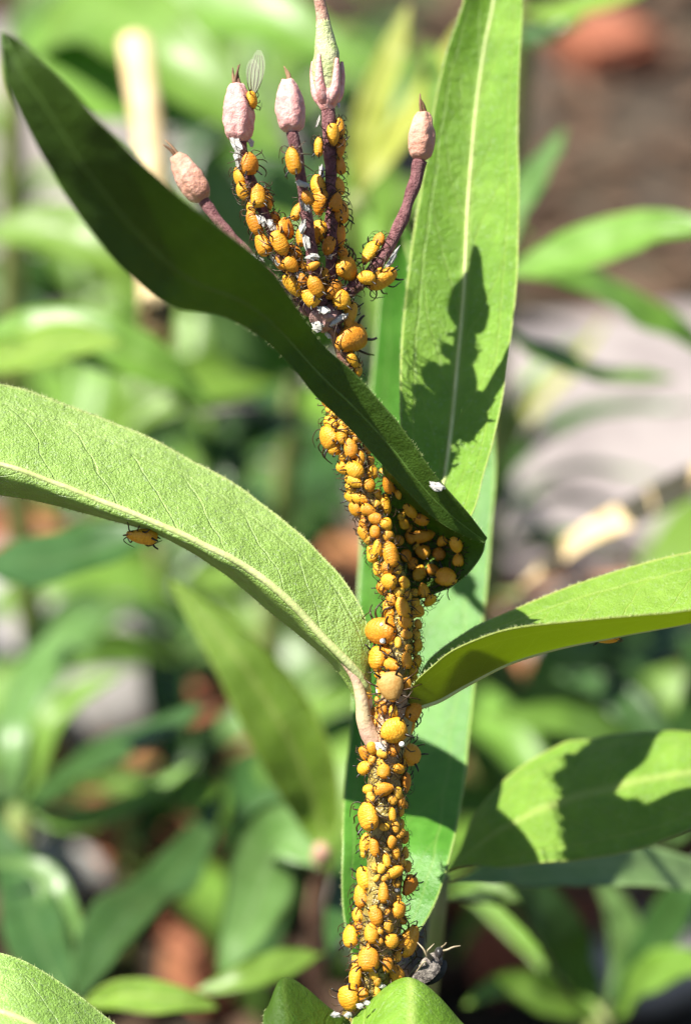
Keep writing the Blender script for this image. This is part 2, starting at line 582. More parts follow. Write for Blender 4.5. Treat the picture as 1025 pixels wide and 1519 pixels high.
# ------------------------------------------------------------------ the setting: soil, paving, mulch
def soil_material():
    m, t, b = newmat('soil')
    tc = N(t, 'ShaderNodeTexCoord')
    o = tc.outputs['Object']
    n1 = noise_(t, o, 0.06, 5)
    n2 = noise_(t, o, 0.5, 5)
    n3 = noise_(t, o, 2.2, 4)
    col = mixc(t, smooth(t, n1.outputs[0], 0.4, 0.62), (0.042, 0.028, 0.016), (0.075, 0.055, 0.03))
    col = mixc(t, smooth(t, n2.outputs[0], 0.52, 0.7), col, (0.12, 0.08, 0.045))
    col = mixc(t, math_(t, 'MULTIPLY', smooth(t, n3.outputs[0], 0.5, 0.7), 0.5), col, (0.04, 0.026, 0.018))
    t.links.new(col, b.inputs['Base Color'])
    b.inputs['Roughness'].default_value = 0.9
    bp = N(t, 'ShaderNodeBump')
    bp.inputs['Distance'].default_value = 0.6
    t.links.new(n3.outputs[0], bp.inputs['Height'])
    t.links.new(bp.outputs[0], b.inputs['Normal'])
    return m


M['soil'] = soil_material()
M['paving'] = simple_mat('grey_paving', (0.20, 0.17, 0.165), (0.27, 0.235, 0.225), 0.6, 0.85, 0.4, 6, rand=0.2)
M['terracotta'] = simple_mat('terracotta', (0.24, 0.085, 0.04), (0.34, 0.135, 0.06), 1.2, 0.8, 0.4, 6, rand=0.25)
M['pebble'] = simple_mat('pale_pebble', (0.22, 0.205, 0.19), (0.30, 0.285, 0.27), 1.5, 0.7, rand=0.25)
M['mulch'] = simple_mat('mulch', (0.05, 0.03, 0.018), (0.12, 0.07, 0.04), 0.8, 0.9)
M['dead_leaf'] = simple_mat('dead_leaf', (0.24, 0.10, 0.04), (0.36, 0.17, 0.07), 0.9, 0.7, rand=0.3)

gv, gf = [], []
steps = [-4000, -1500, -600, -260] + list(range(-140, 141, 5)) + [260, 600, 1500, 4000]
for y in steps:
    for x in steps:
        near = abs(x) <= 140 and abs(y) <= 140
        gv.append(Vector((x, y + 30, (noise.noise(Vector((x, y, 0)) * 0.045) * 1.1 + noise.noise(Vector((x, y, 3)) * 0.15) * 0.5 - 0.6) if near else -0.6)))
ns = len(steps)
for j in range(ns - 1):
    for i in range(ns - 1):
        a = j * ns + i
        gf.append((a, a + 1, a + ns + 1, a + ns))
ground = tag(link('ground', mesh_from('ground', gv, gf), None, M['soil']), 'dark brown soil under the plants', None, None, 'structure')

# bark chips: nobody could count them
R = random.Random(3)
cv, cf = [], []
for k in range(2600):
    x, y = R.uniform(-45, 45), R.uniform(8, 110)
    c = Vector((x, y, R.uniform(-0.4, 0.5)))
    rot = Matrix.Rotation(R.uniform(0, 6.28), 3, 'Z') @ Matrix.Rotation(R.uniform(-0.5, 0.5), 3, 'X')
    a, b_, h = R.uniform(0.4, 1.8), R.uniform(0.2, 0.7), R.uniform(0.08, 0.25)
    b0 = len(cv)
    for sz in (-1, 1):
        for sx, sy in ((-1, -1), (1, -0.8), (0.9, 1), (-0.8, 0.9)):
            cv.append(c + rot @ Vector((sx * a * R.uniform(.8, 1.1), sy * b_ * R.uniform(.7, 1.1), sz * h)))
    for q in ((3, 2, 1, 0), (4, 5, 6, 7), (0, 1, 5, 4), (1, 2, 6, 5), (2, 3, 7, 6), (3, 0, 4, 7)):
        cf.append(tuple(b0 + i for i in q))
tag(link('mulch', mesh_from('mulch', cv, cf, False), None, M['mulch']), 'brown bark mulch strewn over the soil', None, None, 'stuff')


def rough_block(name, lx, ly, lz, seed, sub=3):
    R = random.Random(seed)
    bm = bmesh.new()
    bmesh.ops.create_cube(bm, size=1.0)
    bmesh.ops.scale(bm, vec=(lx, ly, lz), verts=bm.verts)
    bmesh.ops.bevel(bm, geom=bm.edges[:], offset=min(lx, ly, lz) * 0.18, segments=2, affect='EDGES')
    bmesh.ops.subdivide_edges(bm, edges=[e for e in bm.edges if e.calc_length() > min(lx, ly) * 0.4], cuts=sub, use_grid_fill=True)
    off = Vector((R.random() * 50, 0, 0))
    for v in bm.verts:
        v.co += noise.noise_vector(v.co * (1.6 / max(lx, ly)) + off) * min(lx, ly) * 0.16 + noise.noise_vector(v.co * (6 / max(lx, ly)) + off) * lz * 0.06
    me = bpy.data.meshes.new(name)
    bm.to_mesh(me)
    bm.free()
    return me


def on_ground(name, px, py, dims, rz, mat, seed, label, cat, group=None, z=0.0):
    me = rough_block(name, *dims, seed)
    p = ground_at(px, py, 0.0)
    o = link(name, me, None, mat)
    o.location = (p.x, p.y, dims[2] * 0.5 - 0.15 + z)
    o.rotation_euler = (0, 0, rz)
    return tag(o, label, cat, group)


for i, (px, py, dx, dy, rz, lab) in enumerate([
        (850, 735, 13, 11, 0.2, 'pinkish grey paving stone beneath the thin dark grass blades'),
        (1010, 690, 9, 10, -0.1, 'grey paving stone beyond the dry yellow blade'),
        (60, 235, 22, 16, 0.3, 'mauve grey paving stone behind the tip of the drooping dark leaf'),
        (60, 415, 18, 9, -0.2, 'mauve grey paving stone under the arching pale leaves'),
        (400, 690, 9, 12, 0.25, 'pinkish grey paving stone behind the aphid covered stem'),
        (20, 745, 5, 4, 0.1, 'grey paving stone under the large arching leaf')]):
    on_ground('paving_stone', px, py, (dx, dy, 2.2), rz, M['paving'], 20 + i, lab, 'paving stone', 'paving stones among the plants')
for i, (px, py, dx, dy, rz, mt, lab) in enumerate([
        (785, 890, 9.5, 5.0, 0.05, 'terracotta', 'terracotta brick lying below the arching leaf with sunlit top'),
        (730, 1085, 2.2, 2.2, 0.5, 'terracotta', 'terracotta brick piece beside the glossy leaf behind the stem'),
        (795, 1370, 3.4, 3.6, 0.4, 'terracotta', 'terracotta brick piece in the dark under the lower leaves'),
        (300, 1085, 3.0, 2.4, 0.3, 'terracotta', 'small terracotta brick piece next to the dark grey green blade'),
        (205, 1265, 3.2, 2.0, 0.9, 'terracotta', 'terracotta brick piece in deep shade between dark leaves'),
        (315, 1300, 2.8, 2.6, 0.2, 'terracotta', 'terracotta brick piece beside the bluish leaf'),
        (22, 885, 3.8, 2.6, -0.3, 'terracotta', 'orange terracotta brick piece under the dark broad blade'),
        (895, 95, 3.5, 4, 0.4, 'terracotta', 'orange brick far off on the bare soil'),
        (320, 1460, 1.6, 1.5, 0.8, 'terracotta', 'chip of terracotta by the leaf with a purple edge')]):
    on_ground('brick', px, py, (dx, dy, 1.6), rz, M[mt], 40 + i, lab, 'brick', 'broken bricks on the soil')
peb = [(180, 1035, 2.6), (65, 935, 2.2), (70, 1035, 1.9), (120, 1290, 1.5), (15, 1030, 1.8), (700, 1015, 1.6), (870, 1015, 2.0), (940, 1440, 1.5), (250, 1270, 1.0), (560, 1380, 1.2)]
for i, (px, py, r) in enumerate(peb):
    bm = bmesh.new()
    bmesh.ops.create_icosphere(bm, subdivisions=3, radius=r)
    for v in bm.verts:
        v.co += noise.noise_vector(v.co * 0.5 / r + Vector((i * 7, 0, 0))) * r * 0.3
        v.co.z *= 0.55
    me = bpy.data.meshes.new('pebble')
    bm.to_mesh(me)
    bm.free()
    me.polygons.foreach_set('use_smooth', [True] * len(me.polygons))
    o = link('pebble', me, None, M['pebble'])
    p = ground_at(px, py)
    o.location = (p.x, p.y, r * 0.35)
    tag(o, 'pale rounded pebble lying on the soil among the leaves', 'pebble', 'pebbles on the soil')

# ------------------------------------------------------------------ plants behind
def plant_stem(parent, top, foot, r0=0.16, r1=0.3, mat=None):
    mid = top.lerp(foot, 0.5) + Vector((rnd.uniform(-.6, .6), rnd.uniform(-.6, .6), 0))
    return link('stem', tube_mesh('stem', [top, mid, foot - Vector((0, 0, 1.2))], [r0, (r0 + r1) / 2, r1], 8, 16), parent, mat or M['bg_stem'])


def behind(name, label, cat, top, leaves, foot=None, group=None, mat=None, rs=(0.16, 0.3)):
    tp = P(*top)
    ft = ground_at(*foot) if foot else Vector((tp.x + rnd.uniform(-1, 1), tp.y + rnd.uniform(0, 1.5), 0))
    e = empty(name, (0, 0, 0))
    e.location = ft
    bpy.context.view_layer.update()
    inv = Matrix.Translation(-ft)
    objs = [plant_stem(e, tp, ft, *rs, mat=mat)]
    for pts, wpx, mt, kw in leaves:
        dm = sum(p[2] for p in pts) / len(pts)
        wc = wpx * 0.5 / PPC * (DIST + dm) / DIST
        objs.append(swept_leaf('leaf', px_line(pts), wc, M[mt], e, **kw))
    for o in objs:
        o.data.transform(inv)
    tag(e, label, cat, group)
    return e


G = 'milkweed plants behind the infested stem'
behind('milkweed_plant', 'milkweed with pale arching leaves beside the upright shaded leaf', 'plant', (742, 405, 8.5), [
    ([(742, 410, 8.5), (850, 372, 8), (960, 345, 7.5), (1080, 335, 7)], 82, 'bg_leaf', dict(face=0.7)),
    ([(745, 395, 8.5), (860, 420, 9), (960, 465, 9.5), (1070, 540, 10)], 66, 'bg_leaf', dict(face=0.6)),
    ([(742, 400, 8.6), (760, 320, 9.2), (800, 250, 10), (838, 190, 11)], 46, 'bg_blue', dict(face=0.5)),
    ([(742, 402, 8.6), (700, 330, 9), (655, 180, 10), (640, 60, 11)], 60, 'bg_leaf', dict(face=0.5)),
    ([(745, 480, 8.6), (790, 520, 9), (900, 560, 10), (1000, 560, 11)], 70, 'bg_leaf', dict(face=0.45))], group=G, foot=(690, 640))
behind('milkweed_plant', 'milkweed with a broad bright leaf crossed by a square shadow', 'plant', (655, 1300, 2.1), [
    ([(662, 1292, 1.85), (740, 1232, 1.75), (860, 1180, 1.75), (1000, 1148, 1.75), (1180, 1135, 1.8)], 205, 'leaf_bright', dict(face=0.55, fold=-0.15, nu=17, nv=50, peak=0.5)),
    ([(668, 1310, 2.1), (760, 1290, 2.6), (880, 1280, 3.2), (990, 1290, 3.8), (1150, 1330, 4.4)], 70, 'bg_pale', dict(face=0.9, fold=0.1)),
    ([(668, 1330, 3.6), (740, 1340, 5), (800, 1400, 6), (850, 1480, 7)], 60, 'bg_dark', dict(face=0.4))], group=G, rs=(0.07, 0.1))
behind('milkweed_plant', 'milkweed with a long folded leaf on a tan stalk', 'plant', (478, 1262, 6.0), [
    ([(482, 1290, 6), (474, 1220, 6), (435, 1110, 5.7), (360, 985, 5.5), (255, 862, 5.6)], 104, 'leaf_bright', dict(face=0.75, fold=0.16, peak=0.42)),
    ([(480, 1290, 6.2), (420, 1240, 6.8), (375, 1350, 7.2), (325, 1450, 7.2)], 120, 'bg_blue', dict(face=0.8)),
    ([(480, 1415, 6), (420, 1428, 5.8), (360, 1450, 5.6), (290, 1470, 5.6)], 52, 'bg_leaf', dict(face=0.5)),
    ([(484, 1420, 6), (520, 1330, 7), (560, 1240, 8), (600, 1120, 9)], 70, 'bg_dark', dict(face=0.5))],
    group=G, mat=simple_mat('tan_pink_stem', (0.42, 0.26, 0.17), (0.36, 0.18, 0.13), 1.5, 0.6), rs=(0.10, 0.15), foot=(500, 1475))
behind('milkweed_plant', 'milkweed with bright sunlit leaves lying low by the bottom leaf', 'plant', (110, 1500, 5.5), [
    ([(118, 1492, 5), (180, 1478, 4.8), (250, 1480, 4.7), (325, 1494, 4.8)], 50, 'leaf_bright', dict(face=0.6)),
    ([(110, 1500, 5.5), (60, 1400, 7), (30, 1300, 8.5), (-20, 1200, 9.5)], 90, 'bg_dark', dict(face=0.5)),
    ([(112, 1490, 5.5), (180, 1370, 7), (260, 1300, 8.5), (330, 1180, 9.5)], 110, 'bg_dark', dict(face=0.5)),
    ([(112, 1500, 5.6), (90, 1360, 7.5), (60, 1290, 8), (-30, 1280, 8)], 60, 'bg_blue', dict(face=0.4))], group=G)
behind('milkweed_plant', 'milkweed with long leaves reaching past the dry straw stalk', 'plant', (-40, 560, 9), [
    ([(-30, 490, 8.6), (80, 490, 8.2), (200, 528, 8.0), (318, 600, 8.2)], 92, 'bg_leaf', dict(face=0.65)),
    ([(-40, 540, 8.6), (40, 520, 8.0), (110, 505, 7.5), (180, 510, 7.2)], 80, 'leaf_bright', dict(face=0.7)),
    ([(-40, 350, 12), (80, 340, 11.5), (180, 385, 11.2), (290, 470, 11.5)], 92, 'bg_leaf', dict(face=0.7)),
    ([(-40, 600, 9), (20, 690, 8), (120, 740, 7), (260, 770, 6.5)], 60, 'bg_blue', dict(face=0.3)),
    ([(-40, 830, 8), (60, 835, 7.2), (150, 815, 6.7), (290, 775, 6.3)], 95, 'bg_dark', dict(face=0.5))], group=G, foot=(-140, 800))
behind('milkweed_plant', 'milkweed with broad pale leaves rising behind the pink buds', 'plant', (20, 90, 17), [
    ([(20, 100, 17), (140, 20, 15), (260, 90, 13.5), (430, 235, 13)], 150, 'bg_leaf', dict(face=0.75)),
    ([(10, 110, 17), (70, 70, 16), (170, 130, 15), (330, 180, 14.5)], 150, 'bg_leaf', dict(face=0.75)),
    ([(40, 90, 17), (220, 10, 17), (400, 30, 16), (560, 110, 15.5)], 130, 'bg_leaf', dict(face=0.7)),
    ([(10, 80, 17), (90, 20, 18), (250, -30, 18), (420, -60, 18)], 120, 'bg_blue', dict(face=0.7))], group=G)
behind('milkweed_plant', 'milkweed with dense green leaves right behind the flower stalks', 'plant', (440, 560, 17), [
    ([(440, 560, 17), (380, 470, 16), (340, 330, 15.5), (300, 230, 15.5)], 150, 'bg_blue', dict(face=0.7)),
    ([(440, 560, 17), (480, 440, 16), (540, 320, 15.5), (575, 200, 15)], 150, 'bg_leaf', dict(face=0.7)),
    ([(440, 570, 17), (470, 470, 17.5), (440, 330, 18), (400, 240, 19)], 120, 'bg_leaf', dict(face=0.6)),
    ([(440, 570, 17), (360, 560, 16), (270, 580, 15.5), (180, 640, 15.5)], 110, 'bg_leaf', dict(face=0.55)),
    ([(442, 580, 17), (500, 590, 16), (570, 640, 15.5), (620, 720, 15.5)], 110, 'bg_leaf', dict(face=0.6)),
    ([(440, 600, 17), (400, 640, 16), (350, 690, 15.5), (300, 760, 15.5)], 70, 'bg_dark', dict(face=0.5))], group=G)
behind('milkweed_plant', 'milkweed with one yellowing upright leaf next to the green pod', 'plant', (532, 300, 10.5), [
    ([(530, 290, 10.5), (540, 210, 10.3), (570, 110, 10.2), (606, 5, 10.2)], 50, 'bg_yellow', dict(face=0.8)),
    ([(532, 300, 10.5), (590, 200, 11), (640, 130, 12), (690, 30, 13)], 50, 'bg_yellow', dict(face=0.4)),
    ([(532, 300, 10.5), (560, 390, 9.8), (572, 480, 9.5), (575, 640, 9.5)], 52, 'bg_leaf', dict(face=0.8))], group=G, foot=(520, 560))
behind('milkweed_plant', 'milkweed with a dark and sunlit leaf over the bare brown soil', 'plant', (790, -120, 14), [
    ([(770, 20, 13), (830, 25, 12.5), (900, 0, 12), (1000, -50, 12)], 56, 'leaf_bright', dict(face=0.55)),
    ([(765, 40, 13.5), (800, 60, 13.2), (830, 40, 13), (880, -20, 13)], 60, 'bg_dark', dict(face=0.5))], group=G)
behind('grass_tuft', 'tuft of thin dark blades arching over the pinkish paving stones', 'grass', (735, 800, 20), [
    ([(735, 800, 20), (760, 690, 19), (860, 615, 18), (1040, 602, 17)], 34, 'bg_dark', dict(face=0.6)),
    ([(735, 810, 20), (790, 720, 19), (880, 690, 18.5), (1000, 720, 18)], 16, 'bg_blue', dict(face=0.5)),
    ([(735, 810, 20), (770, 760, 20), (840, 735, 19), (960, 770, 19)], 22, 'bg_dark', dict(face=0.5)),
    ([(735, 810, 20), (800, 790, 20), (870, 800, 19), (960, 850, 19)], 24, 'bg_leaf', dict(face=0.5)),
    ([(735, 800, 20), (745, 660, 20), (790, 560, 20), (860, 500, 20)], 30, 'bg_leaf', dict(face=0.5)),
    ([(735, 800, 20), (770, 640, 21), (850, 540, 21), (900, 470, 22)], 26, 'bg_yellow', dict(face=0.5))], rs=(0.1, 0.14), foot=(735, 830))
behind('dry_grass_blade', 'dry yellowish grass blade leaning over the paving stone', 'grass', (770, 880, 12), [
    ([(770, 870, 12), (850, 808, 11.5), (960, 750, 11), (1150, 650, 10.5)], 50, 'straw', dict(face=0.7, peak=0.6))], rs=(0.07, 0.09), foot=(765, 930))
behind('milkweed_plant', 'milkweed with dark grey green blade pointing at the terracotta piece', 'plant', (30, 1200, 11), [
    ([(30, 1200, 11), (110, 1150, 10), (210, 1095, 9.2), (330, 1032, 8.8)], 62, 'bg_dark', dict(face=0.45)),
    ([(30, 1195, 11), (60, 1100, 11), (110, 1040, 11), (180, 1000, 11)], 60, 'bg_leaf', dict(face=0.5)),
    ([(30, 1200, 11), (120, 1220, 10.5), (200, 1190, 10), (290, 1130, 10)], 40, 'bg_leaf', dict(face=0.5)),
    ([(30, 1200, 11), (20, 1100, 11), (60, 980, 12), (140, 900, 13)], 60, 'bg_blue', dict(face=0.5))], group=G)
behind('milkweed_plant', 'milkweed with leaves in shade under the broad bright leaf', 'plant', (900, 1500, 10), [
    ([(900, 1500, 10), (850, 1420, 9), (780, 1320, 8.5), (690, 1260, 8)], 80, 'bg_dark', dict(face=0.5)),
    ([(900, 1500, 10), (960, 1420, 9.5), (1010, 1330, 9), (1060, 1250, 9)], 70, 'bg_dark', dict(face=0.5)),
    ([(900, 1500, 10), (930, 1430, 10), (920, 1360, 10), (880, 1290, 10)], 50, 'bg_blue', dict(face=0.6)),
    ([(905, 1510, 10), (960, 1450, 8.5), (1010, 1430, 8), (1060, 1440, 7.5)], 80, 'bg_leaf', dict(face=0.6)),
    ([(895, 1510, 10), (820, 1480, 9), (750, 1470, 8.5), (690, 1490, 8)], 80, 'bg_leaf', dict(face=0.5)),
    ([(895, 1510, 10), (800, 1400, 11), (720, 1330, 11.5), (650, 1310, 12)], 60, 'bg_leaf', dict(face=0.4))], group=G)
behind('milkweed_plant', 'milkweed with grey lit leaves over the dark gap by the brick', 'plant', (1000, 1200, 12), [
    ([(1000, 1200, 12), (930, 1120, 11), (840, 1070, 10.5), (720, 1060, 10)], 80, 'bg_leaf', dict(face=0.5)),
    ([(1000, 1200, 12), (960, 1090, 12), (900, 1020, 12.5), (820, 1000, 13)], 60, 'bg_dark', dict(face=0.4)),
    ([(1000, 1200, 12), (1030, 1080, 11.5), (1040, 1000, 11), (1010, 940, 11)], 70, 'bg_dark', dict(face=0.4))], group=G, foot=(1000, 1290))

# dry straw stalk
st = [P(200, 60, 11.5), P(222, 200, 11), P(232, 440, 10.2), P(233, 490, 10.6)]
foot = ground_at(236, 570) - Vector((0, 0, 1))
o = link('straw_stalk', tube_mesh('straw_stalk', st + [foot], [0.20, 0.21, 0.22, 0.22, 0.22], 10, 30, bumpy=0.12), None, M['straw'])
tag(o, 'dry tan straw stalk standing upright behind the drooping dark leaf', 'stalk')

# the bare spots of the bed, where stones and bricks lie in the sun
BARE = [(790, 885, 95), (180, 1035, 85), (62, 935, 85), (20, 890, 70), (300, 1085, 60), (200, 1265, 55), (320, 1290, 70), (790, 1370, 70), (850, 720, 150), (400, 660, 80), (70, 1035, 60), (930, 150, 150)]


def bares(pts):
    for q in pts:
        for p in (q, q + LIGHT * ((q.z - 1.2) / -LIGHT.z)):
            r = p - CAM
            z = r.dot(FWD)
            x, y = 512.5 + r.dot(RT) * PPC * DIST / z, 759.5 - r.dot(UP) * PPC * DIST / z
            if any(math.hypot(x - a, (y - b)) < c * (1.0 if a == 850 or a == 930 else 0.55) for a, b, c in BARE):
                return True
    return False


# lower plants that fill the bed between the ones above
R = random.Random(21)
fills = [(60, 680, 5), (200, 800, 5), (330, 880, 4), (130, 960, 4), (430, 900, 5), (400, 1200, 4), (60, 1120, 5), (480, 560, 5), (380, 400, 5), (250, 600, 5), (240, 700, 5), (270, 1230, 5), (80, 1300, 4),
         (650, 1000, 5), (850, 1200, 5), (980, 1300, 5), (720, 1400, 5), (860, 1460, 4), (620, 1350, 4), (300, 520, 5), (350, 240, 5), (480, 260, 5), (560, 330, 5), (100, 160, 5), (330, 130, 5), (560, 130, 4), (30, 560, 4), (180, 1400, 5), (450, 1330, 4)]
for i, (px, py, n) in enumerate(fills):
    f = ground_at(px, py)
    e = empty('milkweed_seedling', (f.x, f.y, 0))
    h = R.uniform(3.0, 6.5)
    top = Vector((R.uniform(-.6, .6), R.uniform(-.6, .6), h))
    link('stem', tube_mesh('stem', [Vector((0, 0, -1)), top * 0.5 + Vector((.2, 0, 0)), top], [0.16, 0.13, 0.08], 7, 9), e, M['bg_stem'])
    for k in range(n + 2):
        a = R.uniform(0, 6.28)
        b0 = top * R.uniform(0.45, 1.0)
        L = R.uniform(3.5, 7.0)
        d = Vector((math.cos(a), math.sin(a), 0))
        pts = [b0, b0 + d * L * 0.35 + Vector((0, 0, L * 0.25)), b0 + d * L * 0.7 + Vector((0, 0, L * 0.28)), b0 + d * L + Vector((0, 0, L * R.uniform(-0.1, 0.2)))]
        lw, lm, lf = R.uniform(0.35, 0.75), R.choice(['bg_leaf', 'bg_leaf', 'bg_blue', 'bg_dark']), Vector((R.uniform(-.3, .3), R.uniform(-.5, .2), 1)).normalized()
        if bares([q + e.location for q in pts]):
            continue
        swept_leaf('leaf', pts, lw, M[lm], e, facing=lf, nu=7, nv=16)
    tag(e, 'low leafy milkweed seedling growing out of the mulch behind', 'plant', 'milkweed seedlings in the mulch')

# fallen dead leaves
for i in range(26):
    px, py = R.uniform(0, 1025), R.uniform(820, 1500)
    p = ground_at(px, py)
    a = R.uniform(0, 6.28)
    d = Vector((math.cos(a), math.sin(a), 0))
    L = R.uniform(1.8, 3.8)
    b0 = Vector((0, 0, 0.35))
    e = swept_leaf('dead_leaf', [b0 - d * L / 2, b0 + Vector((0, 0, 0.5)), b0 + d * L / 2 + Vector((0, 0, 0.25))], R.uniform(0.5, 1.0), M['dead_leaf'], None,
                   facing=Vector((R.uniform(-.3, .3), R.uniform(-.3, .3), 1)).normalized(), nu=7, nv=14)
    e.location = (p.x, p.y, 0.1)
    tag(e, 'fallen orange brown dead leaf curled on the mulch', 'leaf', 'dead leaves on the mulch')

# ------------------------------------------------------------------ the infested milkweed
plant = empty('milkweed_plant')
stem_px = [(485, 466, .02), (503, 500, .05), (515, 545, .08), (508, 600, .06), (518, 650, 0.03), (538, 715, 0.02), (562, 785, 0.02), (583, 845, 0.02), (597, 900, 0.02), (592, 980, 0),
           (583, 1050, 0), (573, 1130, 0), (570, 1200, 0), (571, 1280, 0), (566, 1350, 0), (560, 1420, 0), (546, 1490, 0.02), (536, 1560, .08), (530, 1720, .3)]
srad = [13, 14, 15, 21, 26, 31, 36, 38, 37, 34, 31, 28, 26, 26, 26, 27, 27, 27, 28]
low = P(530, 1720, .3)
foot = Vector((low.x - 0.3, low.y + 2.5, -1.0))
pts = px_line(stem_px) + [low.lerp(foot, .35) + Vector((0, -.5, 0)), low.lerp(foot, .7) + Vector((0, -.3, 0)), foot]
rad = [r / PPC for r in srad] + [.15, .16, .18]
plant.location = (foot.x, foot.y, 0)
PINV = Matrix.Translation(-Vector((foot.x, foot.y, 0)))
MAINPARTS = []


def mp(o):
    MAINPARTS.append(o)
    return o


sm = tube_mesh('stem', pts, rad, 20, 240, bumpy=0.14)
at = sm.attributes.new('along', 'FLOAT', 'POINT')
vals = []
for v in sm.vertices:
    r = v.co - CAM
    z = r.dot(FWD)
    py = 759.5 - r.dot(UP) * PPC * DIST / z
    vals.append(1 - (py - 466) / 1218.0)
at.data.foreach_set('value', vals)
stem = mp(link('stem', sm, plant, M['stem']))


def leafD(pts, f):
    return [(x, y, f(x, y)) for x, y in pts]


# large arching leaf on the left of the stem, attached at the node
up_ = [(551, 1016, .05), (549, 964, .05), (539, 910, .12), (509, 860, .22), (470, 817, .32), (415, 768, .42), (350, 718, .48), (273, 677, .5), (175, 631, .48), (82, 593, .42), (0, 568, .35), (-100, 560, .2), (-220, 575, 0), (-330, 612, -.25)]
mi_ = [(546, 1026, -.02), (538, 1008, -.05), (514, 981, -.1), (481, 948, -.12), (437, 899, -.15), (382, 852, -.16), (328, 820, -.18), (246, 781, -.2), (164, 749, -.2), (82, 716, -.22), (0, 688, -.25), (-100, 665, -.25), (-220, 650, -.25), (-330, 615, -.28)]
lo_ = [(536, 1052, -.1), (525, 1034, -.2), (503, 1000, -.38), (470, 964, -.5), (404, 910, -.62), (350, 866, -.7), (284, 822, -.75), (230, 795, -.78), (164, 770, -.8), (82, 749, -.8), (0, 735, -.75), (-100, 725, -.65), (-220, 700, -.5), (-330, 618, -.3)]
lo_ = [(x, y, m[2] + 0.05 + 0.2 * min(1, k / 3)) for k, ((x, y, d), m) in enumerate(zip(lo_, mi_))]
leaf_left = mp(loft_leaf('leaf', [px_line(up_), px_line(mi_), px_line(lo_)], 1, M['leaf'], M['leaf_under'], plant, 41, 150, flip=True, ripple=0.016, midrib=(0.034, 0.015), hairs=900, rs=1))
leaf_left['label'] = 'large grey green arching leaf with pale midrib, a leaf of the lower pair'
pet = mp(link('petiole', tube_mesh('petiole', px_line([(500, 972, -.07), (524, 1000, -.05), (536, 1035, -.05), (543, 1078, -.04), (562, 1112, .0)]), [.02, .036, .05, .065, .085], 12, 30, bumpy=.16), plant,
                simple_mat('pinkish_petiole', (0.50, 0.40, 0.22), (0.52, 0.33, 0.24), 6.0, 0.5, 0.4, 30)))

# leaf on the right, rolled under along its near edge
up_ = [(607, 1042, .1), (628, 990, .25), (651, 965, .33), (696, 934, .42), (741, 913, .5), (810, 884, .55), (868, 861, .58), (932, 841, .55), (991, 825, .5), (1025, 818, .48), (1120, 800, .35), (1230, 800, .1)]
mi_ = [(606, 1044, .05), (626, 1000, .08), (655, 972, .1), (706, 946, .12), (752, 926, .14), (832, 905, .15), (890, 884, .15), (950, 865, .14), (1000, 850, .12), (1030, 842, .1), (1120, 825, .05), (1230, 803, 0)]
ri_ = [(604, 1046, 0), (613, 1015, -.08), (639, 989, -.16), (672, 964, -.25), (719, 944, -.32), (764, 931, -.38), (810, 924, -.42), (878, 917, -.45), (946, 911, -.45), (1025, 904, -.42), (1120, 885, -.32), (1230, 807, -.05)]
bo_ = [(606, 1054, .02), (624, 1046, .02), (652, 1036, .04), (690, 1014, .04), (740, 987, .02), (790, 969, 0), (840, 956, -.02), (900, 944, -.04), (960, 932, -.06), (1025, 920, -.08), (1120, 896, -.08), (1230, 810, -.04)]
ri_ = [(x, y, d * 1.75) for x, y, d in ri_]
leaf_right = mp(loft_leaf('leaf', [px_line(up_), px_line(bo_), px_line(ri_)], 1, M['leaf_bright'], M['leaf_fold'], plant, 41, 130, ripple=0.006, crease=True, midrib=(0.024, 0.012), hairs=600, rs=2))
leaf_right['label'] = 'bright channelled leaf with yellow green underside, opposite the grey green arching leaf'
mp(link('petiole', tube_mesh('petiole', px_line([(618, 1030, .04), (604, 1050, .03), (596, 1085, .02), (582, 1120, 0)]), [.06, .07, .085, .09], 12, 24, bumpy=.1), plant,
        simple_mat('green_petiole', (0.33, 0.34, 0.10), (0.42, 0.40, 0.15), 6.0, 0.5, 0.4, 30)))

# upright leaf behind the flower stalks that takes their shadow
dU = lambda y, o=0: 0.1 + o + 1.56 * min(1.0, max(0.0, (880 - y) / 900.0)) ** 0.72
Lx = [(600, 868), (604, 800), (598, 700), (593, 605), (595, 510), (604, 415), (613, 345), (628, 260), (645, 152), (662, 74), (686, 0), (705, -90), (725, -190), (738, -260)]
Mx = [(602, 870), (628, 800), (655, 725), (661, 699), (671, 620), (680, 525), (688, 431), (693, 320), (697, 260), (706, 160), (719, 65), (732, 0), (737, -90), (740, -190), (740, -262)]
Rx = [(606, 872), (650, 822), (699, 763), (718, 700), (732, 652), (745, 589), (754, 525), (764, 446), (768, 391), (770, 282), (768, 195), (771, 87), (775, 0), (768, -100), (752, -200), (742, -262)]
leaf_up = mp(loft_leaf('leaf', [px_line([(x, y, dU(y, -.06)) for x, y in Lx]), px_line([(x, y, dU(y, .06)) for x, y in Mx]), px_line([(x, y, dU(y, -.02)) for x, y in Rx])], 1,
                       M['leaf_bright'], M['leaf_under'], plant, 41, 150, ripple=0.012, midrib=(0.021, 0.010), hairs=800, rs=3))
leaf_up['label'] = 'upright light green leaf carrying the shadow of the flower stalks'

# long glossy leaf standing behind the stem
dKk = [(1600, .3), (1470, .4), (1400, .6), (1300, .7), (1220, .9), (1150, 1.6), (1110, 1.88), (1000, 2.05), (900, 2.3), (700, 2.8), (400, 3.2), (0, 3.3)]


def dK(y):
    for (ya, da), (yb, db) in zip(dKk, dKk[1:]):
        if y >= yb:
            return da + (db - da) * (ya - y) / (ya - yb)


